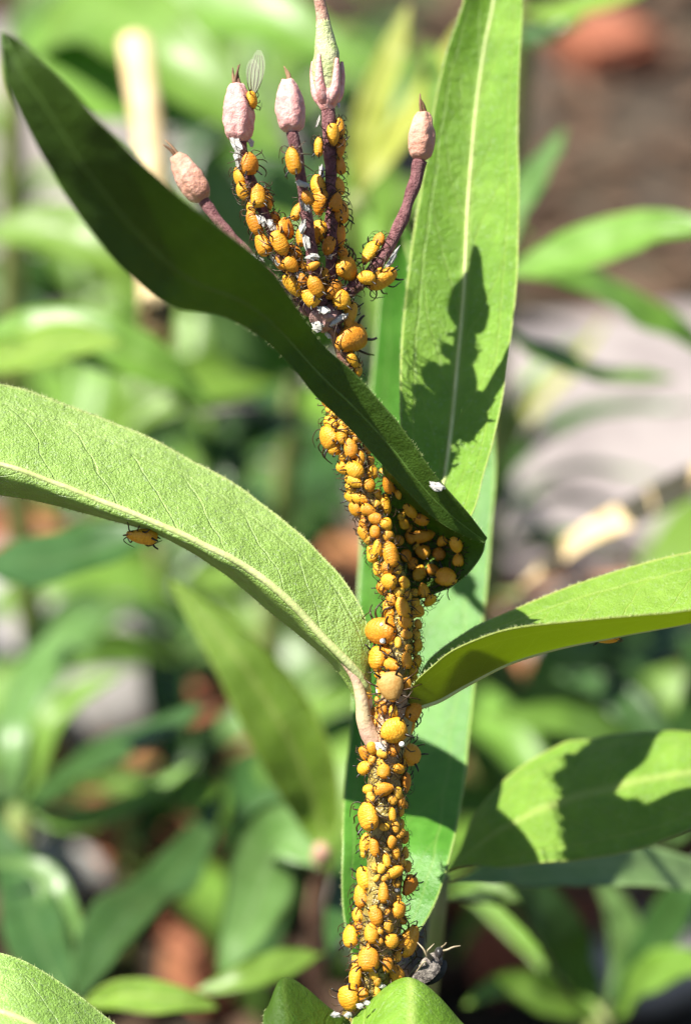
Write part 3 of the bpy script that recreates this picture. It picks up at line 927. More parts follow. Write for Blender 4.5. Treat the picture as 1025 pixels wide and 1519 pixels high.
Lx = [(545, 1475), (525, 1428), (508, 1350), (507, 1250), (512, 1150), (520, 1080), (527, 950), (532, 850), (540, 700), (552, 550), (565, 420), (585, 330)]
Mx = [(548, 1478), (556, 1420), (565, 1340), (572, 1250), (582, 1150), (595, 1050), (612, 900), (625, 780), (635, 650), (630, 520), (615, 410), (590, 325)]
Rx = [(552, 1475), (600, 1408), (640, 1350), (667, 1270), (690, 1150), (705, 1000), (720, 900), (728, 800), (735, 680), (720, 560), (670, 430), (595, 325)]
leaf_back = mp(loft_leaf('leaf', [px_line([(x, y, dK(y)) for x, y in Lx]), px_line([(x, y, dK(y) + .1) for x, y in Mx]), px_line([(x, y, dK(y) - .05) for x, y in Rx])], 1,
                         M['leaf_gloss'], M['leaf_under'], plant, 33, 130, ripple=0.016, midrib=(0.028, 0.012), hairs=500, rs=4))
leaf_back['label'] = 'long glossy leaf standing close behind the stem'

# drooping dark leaf seen from its shaded side; it twists where it crosses the stem
uD = [(722, 797, -.15), (692, 758, -.3), (650, 712, -.42), (600, 640, -.5), (540, 570, -.58), (481, 512, -.72), (457, 482, -.85), (431, 441, -1.15), (406, 406, -1.38), (355, 360, -1.74), (304, 320, -2.08), (254, 282, -2.36), (203, 233, -2.54), (152, 180, -2.66), (101, 124, -2.72), (61, 86, -2.73), (30, 58, -2.68), (4, 44, -2.7)]
lD = [(716, 806, -.14), (672, 786, -.2), (640, 765, -.24), (610, 735, -.27), (560, 680, -.32), (510, 627, -.42), (470, 590, -.55), (440, 555, -.7), (396, 507, -.95), (345, 474, -1.22), (304, 462, -1.42), (274, 459, -1.55), (238, 444, -1.7), (203, 416, -1.85), (167, 380, -2.0), (127, 330, -2.15), (91, 279, -2.28), (56, 218, -2.42), (30, 167, -2.52), (8, 117, -2.6), (2, 60, -2.68)]
a_, b_ = resample(px_line(uD), 40), resample(px_line(lD), 40)
mD = []
for i in range(40):
    f = 0.5 + 0.13 * math.sin(math.pi * min(1, max(0, (i - 8) / 28)))
    nrm = (b_[i] - a_[i])
    mD.append(a_[i].lerp(b_[i], f) - FWD * (-0.10) * min(1, nrm.length))
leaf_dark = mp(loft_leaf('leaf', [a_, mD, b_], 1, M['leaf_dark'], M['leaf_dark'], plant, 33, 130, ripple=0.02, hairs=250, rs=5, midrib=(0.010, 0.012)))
leaf_dark['label'] = 'dark leaf in its own shade drooping across the stem'
for ch in leaf_dark.children:
    if ch.name.startswith('midrib'):
        ch.data.materials[0] = simple_mat('dull_midrib', (0.07, 0.15, 0.02), (0.10, 0.19, 0.03), 5.0, 0.5)  # midrib darkened along with its leaf, shade put into the colour
curl = mp(loft_leaf('leaf_base', [px_line([(588, 884, .06), (578, 810, .2), (570, 735, .14), (566, 688, -.26)]),
                                  px_line([(605, 888, .04), (640, 835, .32), (655, 795, .25), (650, 764, -.24)]),
                                  px_line([(618, 890, .02), (676, 866, .12), (712, 828, .05), (721, 797, -.1)])], 1,
                    M['leaf_dark'], M['leaf_dark'], plant, 25, 50, ripple=0.012, hairs=120, rs=6))
curl['label'] = 'curled base of the dark leaf, aphids sheltering under it'

# leaves of the node below, arching towards the viewer
mp(loft_leaf('leaf', [px_line([(522, 1575, .2), (526, 1506, 0), (512, 1575, -.6), (500, 1720, -1.2)]),
                      px_line([(560, 1580, .1), (604, 1450, -.2), (610, 1540, -.9), (610, 1770, -1.6)]),
                      px_line([(600, 1585, .2), (690, 1523, -.1), (722, 1600, -.7), (700, 1740, -1.2)])], 1, M['leaf_bright'], M['leaf_under'], plant, 33, 60, hairs=200, rs=7, flip=True))['label'] = 'bright green leaf crest in front of the stem foot'
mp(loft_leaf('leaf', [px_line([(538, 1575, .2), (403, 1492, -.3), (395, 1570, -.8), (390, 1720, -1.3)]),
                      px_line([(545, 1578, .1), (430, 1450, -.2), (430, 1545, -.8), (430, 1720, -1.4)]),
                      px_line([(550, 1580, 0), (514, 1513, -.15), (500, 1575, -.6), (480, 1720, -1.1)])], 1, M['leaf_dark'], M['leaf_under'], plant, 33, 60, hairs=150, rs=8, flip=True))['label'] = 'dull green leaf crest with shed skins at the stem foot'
mp(loft_leaf('leaf', [px_line([(525, 1790, .2), (350, 1640, .1), (185, 1526, 0), (120, 1477, -.05), (60, 1437, -.1), (0, 1412, -.15), (-100, 1395, -.2), (-250, 1420, -.3)]),
                      px_line([(520, 1800, .1), (330, 1700, -.3), (170, 1600, -.5), (100, 1550, -.6), (30, 1510, -.65), (-40, 1490, -.6), (-130, 1470, -.5), (-250, 1430, -.35)]),
                      px_line([(515, 1805, 0), (310, 1760, -.7), (150, 1690, -1), (60, 1640, -1.1), (0, 1600, -1.1), (-70, 1570, -1), (-160, 1530, -.8), (-250, 1440, -.4)])], 1,
             M['leaf'], M['leaf_under'], plant, 33, 80, hairs=250, rs=9, flip=True, midrib=(0.04, 0.02)))['label'] = 'lowest leaf, only its upper edge in view'

# flower stalks with buds; the third carries a young pod
def bud_mesh(h, wd, seed, lobes=5, neck=0.35):
    vs, fs = [], []
    nr, ns_ = 22, 30
    for j in range(nr):
        x = j / (nr - 1)
        r = (math.sin(math.pi * (0.05 + 0.88 * x)) ** 0.5) * (1.08 - 0.22 * x)
        if x < 0.12:
            r *= neck + (1 - neck) * x / 0.12
        for k in range(ns_):
            a = 2 * math.pi * k / ns_
            rr = r * (1 - 0.16 * abs(math.cos(a * lobes / 2)) ** 8 - 0.05 * abs(math.sin(a * lobes)) ** 4)
            p = Vector((math.cos(a) * rr * wd / 2, math.sin(a) * rr * wd / 2, x * h))
            p += noise.noise_vector(p * 22 + Vector((seed, 0, 0))) * wd * 0.04
            vs.append(p)
    for j in range(nr - 1):
        for k in range(ns_):
            a, b = j * ns_ + k, j * ns_ + (k + 1) % ns_
            fs.append((a, b, b + ns_, a + ns_))
    fs.append(tuple(range(ns_))[::-1])
    fs.append(tuple((nr - 1) * ns_ + k for k in range(ns_)))
    return mesh_from('bud', vs, fs)


def to_axis(me, base, tip):
    z = (tip - base).normalized()
    me.transform(Matrix.Translation(base) @ z.to_track_quat('Z', 'Y').to_matrix().to_4x4())
    return me


U0 = (487, 470, .02)
stalks = [
    ([U0, (455, 430, -.06), (418, 375, -.1), (385, 300, -.1), (362, 240, -.1), (356, 212, -.1)], (350, 122), 50, 'bud', 'flower stalk with a pink bud and a winged aphid'),
    ([U0, (470, 420, -.1), (458, 340, -.2), (448, 275, -.3), (438, 215, -.37), (434, 196, -.38)], (426, 116), 46, 'bud', 'flower stalk with a plain pink bud'),
    ([U0, (492, 400, .0), (492, 300, -.02), (489, 220, -.02), (487, 155, -.02)], None, 0, None, 'flower stalk that ends in a green pod with pink sepals'),
    ([U0, (510, 440, .02), (552, 402, .05), (590, 340, .08), (612, 280, .1), (623, 238, .1)], (627, 164), 44, 'bud_tan', 'flower stalk bending out to a dusky pink bud'),
    ([U0, (440, 450, .18), (380, 390, .25), (325, 330, .28), (303, 298, .3)], (260, 228), 46, 'bud_tan', 'flower stalk half hidden behind the dark leaf, with a tilted bud')]
STALKS = []
for i, (sp, tip, wd, mt, lab) in enumerate(stalks):
    pp = px_line(sp)
    r0 = 0.050 if i in (2, 3) else 0.045
    so = mp(link('flower_stalk', tube_mesh('flower_stalk', pp, [r0 * 1.15, r0, r0 * .95, r0 * .9, r0 * 1.05], 14, 60, bumpy=0.22), plant, M['stalk']))
    so['label'] = lab
    STALKS.append(so)
    base = pp[-1]
    if tip:
        tp = P(tip[0], tip[1], sp[-1][2])
        ax = (tp - base)
        link('bud', to_axis(bud_mesh(ax.length * 1.02, wd / PPC, i * 9.1), base - ax.normalized() * 0.02, tp), so, M[mt])
        Rb = random.Random(i)
        for k in range(4 if i in (0,) else 2):
            d = (ax.normalized() + RT * Rb.uniform(-.35, .35) + FWD * Rb.uniform(-.3, .3)).normalized()
            q = base + ax * 0.95 + RT * Rb.uniform(-.03, .03)
            ln = Rb.uniform(.10, .18)
            link('withered_tip', tube_mesh('withered_tip', [q, q + d * ln * .5, q + d * ln + RT * Rb.uniform(-.03, .03)], [.016, .011, .004], 6, 8), so, M['withered'])
    else:
        # young pod: green ovary rising to a drawn-out tip, out of a cup of five pink sepals
        a0 = base - UP * 0.01
        pod = [a0, P(485, 125, -.02), P(484, 95, -.02), P(483, 62, -.02), P(479, 30, -.02), P(474, 2, -.02), P(469, -25, -.02)]
        link('pod', tube_mesh('pod', pod[:5], [.05, .095, .105, .075, .05], 16, 30, bumpy=.18), so, M['pod'])
        link('pod_tip', tube_mesh('pod_tip', pod[3:], [.07, .052, .045, .02], 14, 20, bumpy=.18), so, M['podtip'])
        for k in range(5):
            an = k * 2 * math.pi / 5 + 0.35
            out = RT * math.cos(an) + FWD * math.sin(an)
            b1 = P(486, 152, -.02)
            sp_ = [b1 + out * .03, b1 + UP * .06 + out * .08, b1 + UP * .15 + out * .102, b1 + UP * .24 + out * .11, b1 + UP * (.31 + .03 * (k % 2)) + out * .112]
            link('sepal', tube_mesh('sepal', sp_, [.045, .042, .032, .026, .012], 10, 18, bumpy=.1), so, M['bud'])
        link('calyx', tube_mesh('calyx', [P(487, 165, -.02), P(486, 155, -.02), P(486, 140, -.02), P(486, 128, -.02)], [.045, .075, .09, .08], 16, 12, bumpy=.1), so, M['bud'])
knob = bmesh.new()
bmesh.ops.create_icosphere(knob, subdivisions=4, radius=0.115)
for v in knob.verts:
    v.co += noise.noise_vector(v.co * 14) * 0.035
    v.co = v.co.x * RT + v.co.y * UP * 0.9 + v.co.z * FWD
    v.co += P(485, 470, 0)
me = bpy.data.meshes.new('umbel_base')
knob.to_mesh(me)
knob.free()
me.polygons.foreach_set('use_smooth', [True] * len(me.polygons))
umb = mp(link('umbel_base', me, plant, simple_mat('umbel', (0.24, 0.10, 0.10), (0.42, 0.25, 0.22), 12.0, 0.55, 0.7, 36)))

# move the parts into the plant's own space
bpy.context.view_layer.update()
# ------------------------------------------------------------------ where the insects sit
def bvh_of(objs):
    vs, fs = [], []
    for o in objs:
        b = len(vs)
        vs += [v.co.copy() for v in o.data.vertices]
        fs += [tuple(b + i for i in p.vertices) for p in o.data.polygons]
    return BVHTree.FromPolygons(vs, fs)


HOST = bvh_of([stem, umb] + STALKS + [curl, pet])
HOST_SHADE = bvh_of([curl, stem])
HOST_LEFT, HOST_RIGHT, HOST_DARK, HOST_BACK = bvh_of([leaf_left]), bvh_of([leaf_right]), bvh_of([leaf_dark]), bvh_of([leaf_back])
def seat(px, py, lift, host=HOST, fallback_d=0.0):
    """world centre and surface normal for an insect seen at this photo point"""
    r = ray(px, py)
    hit, n, _, _ = host.ray_cast(CAM, r)
    if hit is not None and depth_of(hit) < 3:
        if n.dot(r) > 0:
            n = -n
        c = max(0.45, -n.dot(r))
        return hit - r * (lift / c), (n * 0.62 - r * 0.5).normalized()
    # beside the stem: sit on its flank
    q = P(px, py, fallback_d)
    for _ in range(4):
        near, n, _, _ = host.find_nearest(q)
        q = P(px, py, depth_of(near) * 0.5 + depth_of(q) * 0.5)
    if (q - near).length > lift * 1.35:
        q = near + (q - near).normalized() * lift * 1.35
    n = q - near
    n = n.normalized() if n.length > 1e-6 else -r
    n = (n - FWD * 0.95).normalized()
    return q, n


# unit aphid: 1 long (x, head at +x), 0.64 wide, belly at z = -0.2
def lathe_body(profile, seg, zup, zdn, ridge=0.0, seed=0):
    vs, fs = [], []
    n = len(profile)
    for j, (x, r) in enumerate(profile):
        for k in range(seg):
            a = 2 * math.pi * k / seg
            rr = r * (1 - ridge * (0.5 + 0.5 * math.cos(x * 46)) * (1 if x < 0.2 else 0.4))
            z = math.sin(a) * rr * (zup if math.sin(a) > 0 else zdn)
            vs.append(Vector((x, math.cos(a) * rr, z)))
    for j in range(n - 1):
        for k in range(seg):
            a, b = j * seg + k, j * seg + (k + 1) % seg
            fs.append((a, b, b + seg, a + seg))
    fs.append(tuple(range(seg))[::-1])
    fs.append(tuple((n - 1) * seg + k for k in range(seg)))
    return vs, fs


def profile_curve(keys, n):
    out = []
    for i in range(n):
        f = i / (n - 1)
        f = 0.5 - 0.5 * math.cos(math.pi * f)
        v = cr([Vector((a, b, 0)) for a, b in keys], f)
        out.append((v.x, max(v.y, 0.004)))
    return out


BODY = []
for q, keys in enumerate([
        [(-.50, 0), (-.49, .12), (-.42, .235), (-.28, .312), (-.08, .335), (.12, .315), (.27, .265), (.38, .20), (.46, .13), (.50, 0)],
        [(-.50, 0), (-.48, .15), (-.40, .265), (-.25, .335), (-.06, .34), (.13, .30), (.27, .245), (.38, .19), (.46, .13), (.50, 0)],
        [(-.50, 0), (-.48, .12), (-.41, .22), (-.26, .295), (-.05, .32), (.15, .305), (.29, .26), (.39, .20), (.46, .13), (.50, 0)]]):
    v, f = lathe_body(profile_curve(keys, 26), 20, 0.80, 0.62, 0.03)
    me = mesh_from('aphid_body', v, f)
    me.materials.append(M['aphid'])
    me2 = me.copy()
    me2.materials.clear()
    me2.materials.append(M['nymph'])
    BODY.append((me, me2))
v, f = lathe_body(profile_curve([(-.07, 0), (-.05, .10), (0, .14), (.05, .10), (.075, 0)], 9), 12, 0.8, 0.8)
HEAD = mesh_from('aphid_head', v, f)
HEAD.transform(Matrix.Translation((.47, 0, -.02)))
HEAD.materials.append(simple_mat('aphid_head_brown', (0.55, 0.22, 0.02), (0.62, 0.28, 0.03), 8.0, 0.4))


def eye_mesh(s):
    bm = bmesh.new()
    bmesh.ops.create_icosphere(bm, subdivisions=2, radius=0.028)
    me = bpy.data.meshes.new('eye')
    bm.to_mesh(me)
    bm.free()
    me.transform(Matrix.Translation((.485, s * .105, .035)))
    me.materials.append(M['black'])
    return me


def limb(name, pts, rr, mat, n=10, seg=5):
    me = tube_mesh(name, [Vector(p) for p in pts], rr, seg, n)
    me.materials.append(mat)
    return me


SETS = []
for q in range(3):
    R = random.Random(70 + q)
    j = lambda a=.05: R.uniform(-a, a)
    parts = []
    for s in (-1, 1):
        parts.append(('leg', limb('leg', [(.30, s * .15, -.08), (.42 + j(), s * .40, .04 + j(.04)), (.52 + j(), s * (.56 + j()), -.14), (.60 + j(), s * (.62 + j()), -.22)], [.034, .028, .021, .014], M['legs'])))
        parts.append(('leg', limb('leg', [(.18, s * .18, -.08), (.16 + j(), s * .46, .05 + j(.04)), (.10 + j(), s * (.66 + j()), -.12), (.06 + j(), s * (.76 + j()), -.22)], [.034, .028, .021, .014], M['legs'])))
        parts.append(('leg', limb('leg', [(.06, s * .20, -.08), (-.14 + j(), s * .48, .08 + j(.04)), (-.40 + j(), s * (.62 + j()), -.08), (-.58 + j(), s * (.68 + j()), -.22)], [.036, .030, .022, .014], M['legs'])))
        parts.append(('antenna', limb('antenna', [(.50, s * .05, .04), (.62, s * (.16 + j(.03)), .10), (.52 + j(), s * (.34 + j()), .18 + j(.04)), (.22 + j(.1), s * (.50 + j(.08)), .16 + j())], [.022, .018, .014, .008], M['legs'])))
        parts.append(('cornicle', limb('cornicle', [(-.30, s * .17, .13), (-.41, s * (.25 + j(.02)), .24), (-.55 + j(.03), s * (.31 + j(.03)), .32 + j(.03))], [.040, .034, .026], M['black'], 6, 7)))
    parts.append(('cauda', limb('cauda', [(-.47, 0, .0), (-.55, 0, .04), (-.60, 0, .07)], [.035, .028, .012], M['black'], 5, 6)))
    SETS.append(parts)
EYES = [eye_mesh(-1), eye_mesh(1)]


def basis(n, ang, flip=False):
    d = RT * math.cos(ang) - UP * math.sin(ang)          # image angle, clockwise from the right
    x = d - n * d.dot(n)
    if x.length < 0.25:
        x = (d - n * d.dot(n) * 0.7)
        x = x - n * x.dot(n)
        if x.length < 1e-3:
            x = n.orthogonal()
    x.normalize()
    if flip:
        x = -x
    y = n.cross(x)
    return x, y, n


COUNT = [0]


def aphid(px, py, ln, wd, ang, label, group, host=HOST, full=True, nymph=False, normal=None, flip=None, pos=None, mesh=None, cat='aphid'):
    k = COUNT[0]
    COUNT[0] += 1
    R = random.Random(900 + k)
    L = ln / PPC
    W = wd / PPC
    lift = W * 0.30
    if pos is None:
        c, n = seat(px, py, lift, host)
    else:
        c, n = pos, normal
    if normal is not None:
        n = normal
    n = (n + Vector((R.uniform(-.1, .1), R.uniform(-.1, .1), R.uniform(-.1, .1)))).normalized()
    x, y, z = basis(n, math.radians(ang), (R.random() < 0.5) if flip is None else flip)
    mw = Matrix((x, y, z)).transposed().to_4x4()
    mw.translation = c
    mw = mw @ Matrix.Diagonal((L, W / 0.64, (0.6 * W + 0.4 * L * 0.62) / 0.64, 1))
    body = BODY[k % 3][1 if nymph else 0] if mesh is None else mesh
    if full:
        e = empty('aphid')
        e.matrix_world = mw
        b = link('body', body, e)
        link('head', HEAD, e)
        for m_ in EYES:
            link('eye', m_, e)
        for nm, m_ in SETS[k % 3]:
            link(nm, m_, e)
    else:
        e = link('aphid', body, None)
        e.matrix_world = mw
        for nm, m_ in SETS[k % 3]:
            if nm == 'antenna' or (nm == 'leg' and ln > 14):
                link(nm, m_, e)
    tag(e, label, cat, group)
    return e


# what the photograph shows, read off in enlarged crops: (x, y, length, width, angle) in the crop's own pixels
CROPS = {
    'A': (330, 280, 3.106, [(80, 25, 75, 55, 60), (165, 35, 95, 60, 85), (118, 170, 110, 65, 70), (120, 100, 60, 45, 80), (188, 255, 105, 75, 60), (265, 250, 110, 65, 65), (325, 100, 80, 55, 100),
        (315, 170, 95, 80, 120), (350, 225, 80, 50, 80), (345, 290, 80, 55, 60), (445, 200, 100, 72, 110), (545, 105, 105, 75, 95), (540, 215, 105, 50, 90), (450, 60, 105, 80, 100), (490, 262, 80, 55, 110),
        (265, 340, 80, 50, 70), (315, 350, 75, 58, 40), (375, 355, 70, 48, 30), (420, 355, 60, 32, 150), (330, 440, 120, 85, 50), (430, 450, 95, 62, 60), (470, 405, 75, 48, 75), (405, 500, 90, 62, 50),
        (510, 465, 90, 65, 130), (548, 510, 85, 70, 90), (575, 370, 112, 95, 20), (665, 410, 75, 58, 0), (705, 225, 60, 50, 90), (680, 295, 105, 60, 115), (770, 443, 135, 72, 155), (610, 575, 110, 60, 125),
        (215, 60, 70, 40, 95), (245, 140, 70, 45, 80), (560, 300, 60, 45, 40), (370, 420, 60, 40, 70), (580, 620, 70, 48, 60), (720, 390, 55, 38, 130), (600, 790, 70, 40, 60), (625, 830, 60, 35, 70)]),
    'B': (230, 0, 2.384, [(335, 580, 70, 55, 80), (300, 625, 60, 45, 90), (300, 680, 55, 45, 90), (365, 685, 60, 45, 80), (395, 690, 50, 28, 100), (490, 570, 85, 52, 85), (630, 475, 70, 38, 85), (653, 450, 65, 34, 90),
        (580, 520, 62, 34, 90), (662, 520, 70, 34, 95), (655, 585, 60, 36, 80), (650, 660, 60, 42, 80), (575, 655, 70, 52, 60), (640, 715, 60, 40, 100), (540, 700, 50, 36, 50)]),
    'C': (430, 540, 3.306, [(135, 175, 80, 58, 40), (215, 245, 44, 38, 0), (200, 295, 80, 62, 50), (155, 370, 115, 98, 30), (210, 400, 90, 70, 100), (257, 348, 85, 50, 85), (300, 415, 90, 58, 80), (265, 455, 54, 45, 0),
        (345, 460, 70, 45, 85), (398, 468, 46, 44, 0), (335, 362, 56, 48, 20), (300, 325, 52, 40, 30), (402, 527, 70, 60, 80), (250, 515, 66, 50, 30), (318, 520, 92, 70, 40), (390, 596, 60, 50, 80), (315, 575, 85, 50, 20),
        (300, 610, 70, 42, 20), (327, 653, 128, 62, 5), (483, 590, 95, 50, 95), (467, 690, 95, 55, 80), (295, 720, 72, 60, 60), (385, 718, 75, 50, 20), (420, 758, 66, 54, 20), (368, 792, 85, 55, 110), (470, 785, 58, 54, 0),
        (418, 822, 60, 48, 90), (485, 840, 52, 50, 0), (300, 850, 82, 55, 60), (335, 860, 60, 44, 90), (383, 860, 52, 45, 0), (430, 905, 80, 46, 95), (495, 935, 118, 68, 80), (535, 865, 48, 45, 0), (390, 945, 58, 52, 60),
        (440, 465, 42, 38, 0), (385, 410, 55, 48, 30), (430, 640, 50, 38, 60), (175, 225, 50, 38, 30), (365, 340, 50, 40, 70), (430, 690, 42, 34, 20), (350, 930, 60, 45, 100)]),
    'S': (430, 540, 3.306, [(650, 843, 112, 56, 175), (650, 920, 72, 58, 20), (730, 932, 62, 58, 60), (815, 885, 78, 58, 90), (825, 960, 62, 50, 90), (590, 720, 80, 50, 60), (640, 760, 80, 55, 20), (590, 850, 60, 45, 40),
        (570, 940, 60, 48, 90), (765, 1046, 98, 84, 30), (700, 1010, 66, 48, 20), (640, 1020, 70, 50, 80), (600, 980, 60, 45, 110), (745, 870, 60, 42, 140), (560, 780, 60, 42, 70)]),
    'D': (430, 820, 3.306, [(485, 140, 76, 68, 20), (440, 110, 40, 34, 0), (475, 75, 66, 56, 60), (525, 80, 46, 40, 90), (385, 100, 60, 45, 60), (430, 180, 66, 58, 30), (500, 225, 62, 46, 80), (535, 195, 50, 44, 90), (575, 210, 44, 38, 90),
        (607, 197, 42, 38, 0), (655, 185, 72, 48, 80), (690, 243, 72, 46, 110), (643, 283, 60, 54, 70), (615, 250, 52, 46, 90), (553, 270, 98, 58, 65), (560, 145, 58, 44, 70), (490, 297, 92, 58, 70), (565, 340, 66, 54, 30), (573, 400, 54, 40, 10),
        (475, 480, 82, 50, 10), (405, 515, 110, 88, 90), (573, 528, 76, 46, 80), (600, 582, 66, 45, 165), (648, 535, 66, 48, 140), (645, 455, 62, 50, 90), (500, 550, 76, 50, 20), (530, 440, 52, 32, 80),
        (455, 760, 62, 40, 80), (507, 775, 62, 38, 85), (415, 815, 96, 55, 50), (403, 960, 62, 40, 80), (365, 980, 62, 48, 70), (455, 985, 56, 40, 10), (513, 963, 68, 45, 110), (415, 770, 32, 26, 80),
        (675, 870, 88, 48, 120), (645, 985, 105, 86, 30), (420, 590, 60, 46, 20), (660, 350, 50, 42, 30), (625, 110, 60, 44, 80), (470, 260, 50, 40, 30)]),
    'E': (430, 1080, 3.306, [(360, 195, 76, 58, 160), (365, 125, 60, 44, 60), (567, 163, 102, 50, 10), (460, 212, 66, 58, 90), (385, 300, 62, 40, 0), (460, 300, 86, 58, 170), (535, 200, 60, 42, 20), (580, 265, 90, 46, 90), (545, 355, 70, 38, 90),
        (503, 425, 66, 34, 85), (520, 485, 56, 34, 85), (500, 560, 62, 40, 110), (415, 585, 86, 45, 75), (370, 565, 90, 50, 95), (575, 535, 62, 36, 130), (520, 612, 62, 36, 85), (475, 650, 66, 34, 85), (450, 690, 48, 38, 120),
        (515, 707, 82, 50, 150), (550, 655, 46, 32, 60), (575, 680, 54, 46, 60), (365, 740, 112, 72, 65), (345, 810, 76, 55, 70), (585, 770, 96, 74, 150), (545, 410, 46, 30, 90), (465, 485, 46, 32, 0), (520, 760, 44, 32, 30), (548, 470, 46, 28, 90)]),
    'F': (380, 1280, 3.015, [(470, 155, 86, 64, 50), (570, 135, 82, 42, 90), (638, 210, 70, 60, 120), (455, 230, 68, 50, 70), (462, 285, 62, 48, 80), (535, 235, 82, 54, 75), (515, 315, 82, 54, 80), (553, 298, 44, 30, 90), (592, 285, 52, 40, 80),
        (607, 350, 60, 54, 100), (545, 355, 44, 32, 150), (588, 455, 66, 46, 90), (445, 505, 96, 52, 90), (625, 495, 82, 64, 60), (470, 590, 62, 58, 0), (415, 605, 102, 88, 70), (650, 250, 60, 36, 20), (445, 440, 50, 36, 80), (525, 500, 50, 34, 60)]),
}
NAMES = {
    'A': ('orange aphid on the crowded bases of the flower stalks', 'aphids on the flower stalk bases'),
    'B': ('orange aphid on a flower stalk just below a pink bud', 'aphids below the buds'),
    'C': ('orange aphid on the packed stem stretch under the drooping dark leaf', 'aphids packed under the drooping leaf'),
    'S': ('orange aphid in shade beneath the curled base of the dark leaf', 'aphids sheltering under the curled leaf base'),
    'D': ('orange aphid on the stem where the pair of leaves joins it', 'aphids around the leaf pair'),
    'E': ('orange aphid on the stem stretch just below the leaf pair', 'aphids below the leaf pair'),
    'F': ('orange aphid on the stem foot above the bright leaf crest', 'aphids at the stem foot'),
}
TAKEN = []
for key, (x0, y0, s, rows) in CROPS.items():
    for (cx, cy, ln, wd, ang) in rows:
        px, py = x0 + cx / s, y0 + cy / s
        L, W = ln / s, wd / s
        TAKEN.append((px, py, L, W))
        aphid(px, py, L * 1.10, W * 1.18, ang + rnd.uniform(-6, 6), *NAMES[key], host=HOST_SHADE if key == 'S' else HOST, full=L > 19, nymph=L < 17.5)

# aphids that can be told apart
def one(px, py, ln, wd, ang, label, **kw):
    TAKEN.append((px, py, ln, wd))
    return aphid(px, py, ln * 1.08, wd * 1.15, ang, label, None, **kw)


one(520.6, 502, 50, 37, 150, 'big orange aphid alone on the bare stem just below the flower stalks', flip=False)
one(564.6, 936, 53, 36, 5, 'largest pale orange aphid beside the base of the arching leaf', flip=True)
one(583.7, 1084, 37, 32, 160, 'plump round orange aphid on the pinkish node below the leaf pair', flip=False)
one(641.7, 1056.5, 36, 23, 140, 'orange aphid perched on the petiole of the rolled bright leaf', flip=True)
one(546.5, 1211.5, 39, 31, 60, 'plump orange aphid with one dark dot on the bare stem stretch', flip=True)
one(518.6, 1389, 31, 25, 70, 'orange aphid standing off the stem edge with long black antennae', flip=True)
one(604.9, 1396, 46, 30, 140, 'large orange aphid beside the grey midge', flip=True)
one(546.8, 1423, 33, 29, 90, 'round orange aphid above the lowest pair of aphids', flip=True)
mum = BODY[1][0].copy()
mum.materials.clear()
mum.materials.append(M['mummy'])
one(580, 1018, 40, 33, 80, 'swollen tan parasitised aphid on the stem at the leaf pair', mesh=mum)

# under the arching leaf and under the rolled leaf
a = one(210, 804, 42, 26, 185, 'single aphid hanging from the underside of the large arching leaf', pos=P(212, 795, -0.02), normal=(-UP * 0.85 - FWD * 0.45).normalized(), flip=False)
a = one(900, 943, 34, 18, 5, 'aphid hanging under the rolled bright leaf, only its legs showing', pos=P(900, 946, 0.02), normal=(-UP * 0.9 - FWD * 0.25).normalized(), flip=False)

# tiny nymphs between the others
R = random.Random(5)
made, tries = 0, 0
axis = [(x, y, r) for (x, y, d), r in zip(stem_px, srad)]
while made < 62 and tries < 6000:
    tries += 1
    y = R.uniform(590, 1040) if R.random() < 0.72 else R.uniform(1100, 1490)
    for (xa, ya, ra), (xb, yb, rb) in zip(axis, axis[1:]):
        if ya <= y <= yb:
            f = (y - ya) / (yb - ya)
            x = xa + (xb - xa) * f + R.uniform(-1, 1) * (ra + 9 + (8 if y < 1000 else 0))
            break
    if any(math.hypot(x - a, y - b) < 0.36 * (l + w_) * 0.5 + 5 for a, b, l, w_ in TAKEN):
        continue
    ln = R.uniform(13, 19)
    TAKEN.append((x, y, ln, ln * .7))
    aphid(x, y, ln, ln * R.uniform(.6, .78), R.uniform(40, 140), 'tiny yellow aphid nymph wedged between bigger aphids on the stem', 'aphid nymphs on the stem', full=False, nymph=True)
    made += 1


# winged aphid on the first bud
def wing_mesh(L, W, n=16):
    vs, fs = [], []
    for i in range(n):
        x = i / (n - 1)
        hw = W * (math.sin(math.pi * min(1, x * 0.94 + 0.03)) ** 0.7) * (0.35 + 0.65 * x)
        for s in (-1, 0, 1):
            vs.append(Vector((s * hw + 0.08 * L * x * x, 0.02 * L * math.sin(x * 3) + 0.01 * abs(s) * L, x * L)))
    for i in range(n - 1):
        for k in range(2):
            a = i * 3 + k
            fs.append((a, a + 1, a + 4, a + 3))
    return mesh_from('wing', vs, fs)


